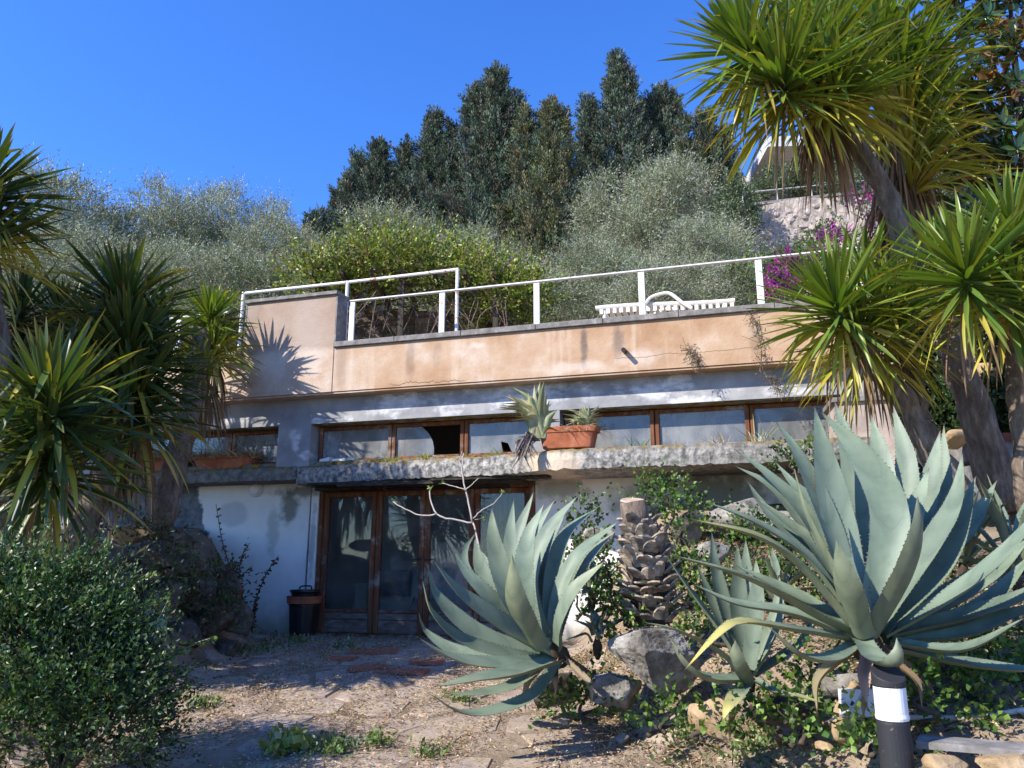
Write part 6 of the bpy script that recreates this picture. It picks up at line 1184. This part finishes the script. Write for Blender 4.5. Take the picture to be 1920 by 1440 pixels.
# ================================================================== LITTER AND GRASS
def litter():
    rg = np.random.RandomState(33); n = 120000; x = rg.uniform(-3.6, 2.4, n); y = 3.6 + rg.uniform(0, 1, n) ** 1.15 * 7.6; keep = on_path(x, y) & (wob(np.stack([x, y, 0 * x], -1), 2.6) + .6 * wob(np.stack([x, y, 0 * x], -1), 7) > rg.normal(-.02, .38, n)); x, y = x[keep], y[keep]; n = len(x); z = gz(x, y) + rg.uniform(.012, .032, n)
    d = rg.normal(size=(n, 3)) * [1, 1, .25]; sz = rg.uniform(.4, 1.3, n)
    v, f, c = leaf_cloud(np.stack([x, y, z], -1), d, .029 * sz, .011 * sz * rg.uniform(.5, 1.6, n), pal(rg, n, [(.50, .38, .21), (.40, .28, .15), (.60, .48, .31), (.28, .18, .10), (.46, .37, .25), (.22, .14, .08), (.44, .31, .20)], .25), rg, .3, updown=V3(0, 0, 1.6))
    single('leaf_litter', 'dry straw and leaf litter strewn over the paving', 'litter', v, f, M['dry'], loc=V3(0, 6, 0), col=c, kind='stuff')
    n = 42000; x = rg.uniform(.6, 4.5, n); y = rg.uniform(3.6, 9, n); k = (x > np.interp(y, [2, 3.4, 4.5, 6, 8, 11], [2.3, 1.9, 1.2, .65, .7, .66])); x, y = x[k], y[k]; n = len(x)
    v, f, c = leaf_cloud(np.stack([x, y, gz(x, y) + .01], -1), rg.normal(size=(n, 3)) * [1, 1, .4] + [0, 0, .2], .06 * rg.uniform(.4, 1.2, n), .012 * rg.uniform(.5, 1.5, n), pal(rg, n, DRY + [(.10, .15, .04), (.07, .11, .03), (.05, .08, .025), (.12, .08, .05), (.2, .13, .08)], .25), rg)
    single('bank_litter', 'dry grass and fallen leaves on the right bank', 'litter', v, f, M['dry'], loc=V3(2, 6, 0), col=c, kind='stuff')
    n = 5000; x = rg.uniform(-6, -2.8, n); y = rg.uniform(4, 11.5, n); v, f, c = leaf_cloud(np.stack([x, y, gz(x, y) + .01], -1), rg.normal(size=(n, 3)) * [1, 1, .4] + [0, 0, .2], .07 * rg.uniform(.4, 1.2, n), .014 * rg.uniform(.5, 1.5, n), pal(rg, n, DRY[:3] + [(.06, .09, .03), (.05, .07, .03)], .25), rg)
    single('left_bank_litter', 'dry leaves and grass on the shaded left bank', 'litter', v, f, M['dry'], loc=V3(-4, 6, 0), col=c, kind='stuff')
litter()
GR = [(.14, .20, .06), (.2, .26, .09), (.10, .15, .05), (.26, .28, .12)]
for i, (u, v, r, n, lab) in enumerate(((385, 1328, 30, 60, 'small green weed on the paving near the bush'), (540, 1405, 40, 60, 'yellowish broad leaved weed at the bottom edge of the path'), (620, 1410, 50, 90, 'low grey green weed at the bottom edge of the path'), (700, 1400, 30, 40, 'small weed right of the bottom weeds'), (640, 1218, 40, 40, 'weed at the edge of the door shadow'), (800, 1420, 26, 30, 'tiny weed on the lower paving'), (1420, 1405, 40, 70, 'weed tuft at the edge of the right rockery'), (1280, 1370, 40, 60, 'weed below the yellow sandstone block'), (860, 1318, 24, 40, 'green weed under the tips of the left agave'), (560, 1205, 40, 50, 'shaded weeds beside the buckets'), (480, 1222, 50, 70, 'shaded weeds at the foot of the white wall'))):
    c = G(u, v); k = PX(v, c[1]); rg = np.random.RandomState(600 + i); m = n; p = c + np.stack([rg.normal(0, r * k * .5, m), rg.normal(0, r * k * .6, m), np.zeros(m)], -1); p[:, 2] = gz(p[:, 0], p[:, 1]) + .01
    vv, ff, cc = twig_leaves(p, rg.normal(0, .5, (m, 3)) + [0, 0, 1], rg.uniform(.03, .09, m), 6, .034 if i != 1 else .06, .020 if i != 1 else .05, GR if i != 1 else [(.40, .38, .06), (.25, .30, .06), (.36, .34, .12)], rg, 1.0); wt = thing('weed', lab, 'weed', c, 'weeds on the path'); part('foliage', vv, ff, M['leaf'], wt, col=cc, kind='stuff')
# trees standing outside the frame on the left, whose crowns shade the left yuccas, the bush and the lower wall
def shade_tree(base, lumps, lab, seed, n):
    rg = np.random.RandomState(seed); root = thing('shade_tree', lab, 'tree', base, 'trees outside the left edge'); p, d = lump_twigs(lumps, n, rg, .2); cr = twig_leaves(p, d, rg.uniform(.2, .5, len(p)), 9, .13, .06, DG, rg, 1.0); top = lumps[0][0]
    tree_parts(root, ([base - V3(0, 0, .3), base * .6 + top * .4 - V3(0, 0, .4), top], [.2, .15, .06]), [([base * .5 + top * .5, (base + top) * .25 + c * .5, c], [.07, .04, .012]) for c, r in lumps], cr, 'leaf')
shade_tree(V3(-8.6, 7.0, .9), [(V3(-8.0, 7.2, 6.1), V3(1.4, 1.5, 1.1)), (V3(-8.6, 6.2, 5.4), V3(1.4, 1.3, 1.1)), (V3(-8.3, 8.5, 5.0), V3(1.2, 1.2, 1.1))], 'leafy tree just outside the left edge shading the yuccas', 88, 2800)
shade_tree(V3(-11.6, 8.0, 1.6), [(V3(-10.4, 8.3, 6.6), V3(1.3, 1.5, 1.2)), (V3(-11.2, 7.3, 7.1), V3(1.3, 1.3, 1.1)), (V3(-10.6, 9.4, 5.7), V3(1.1, 1.2, 1.1))], 'leafy tree farther outside the left edge shading the lower left wall', 89, 2400)
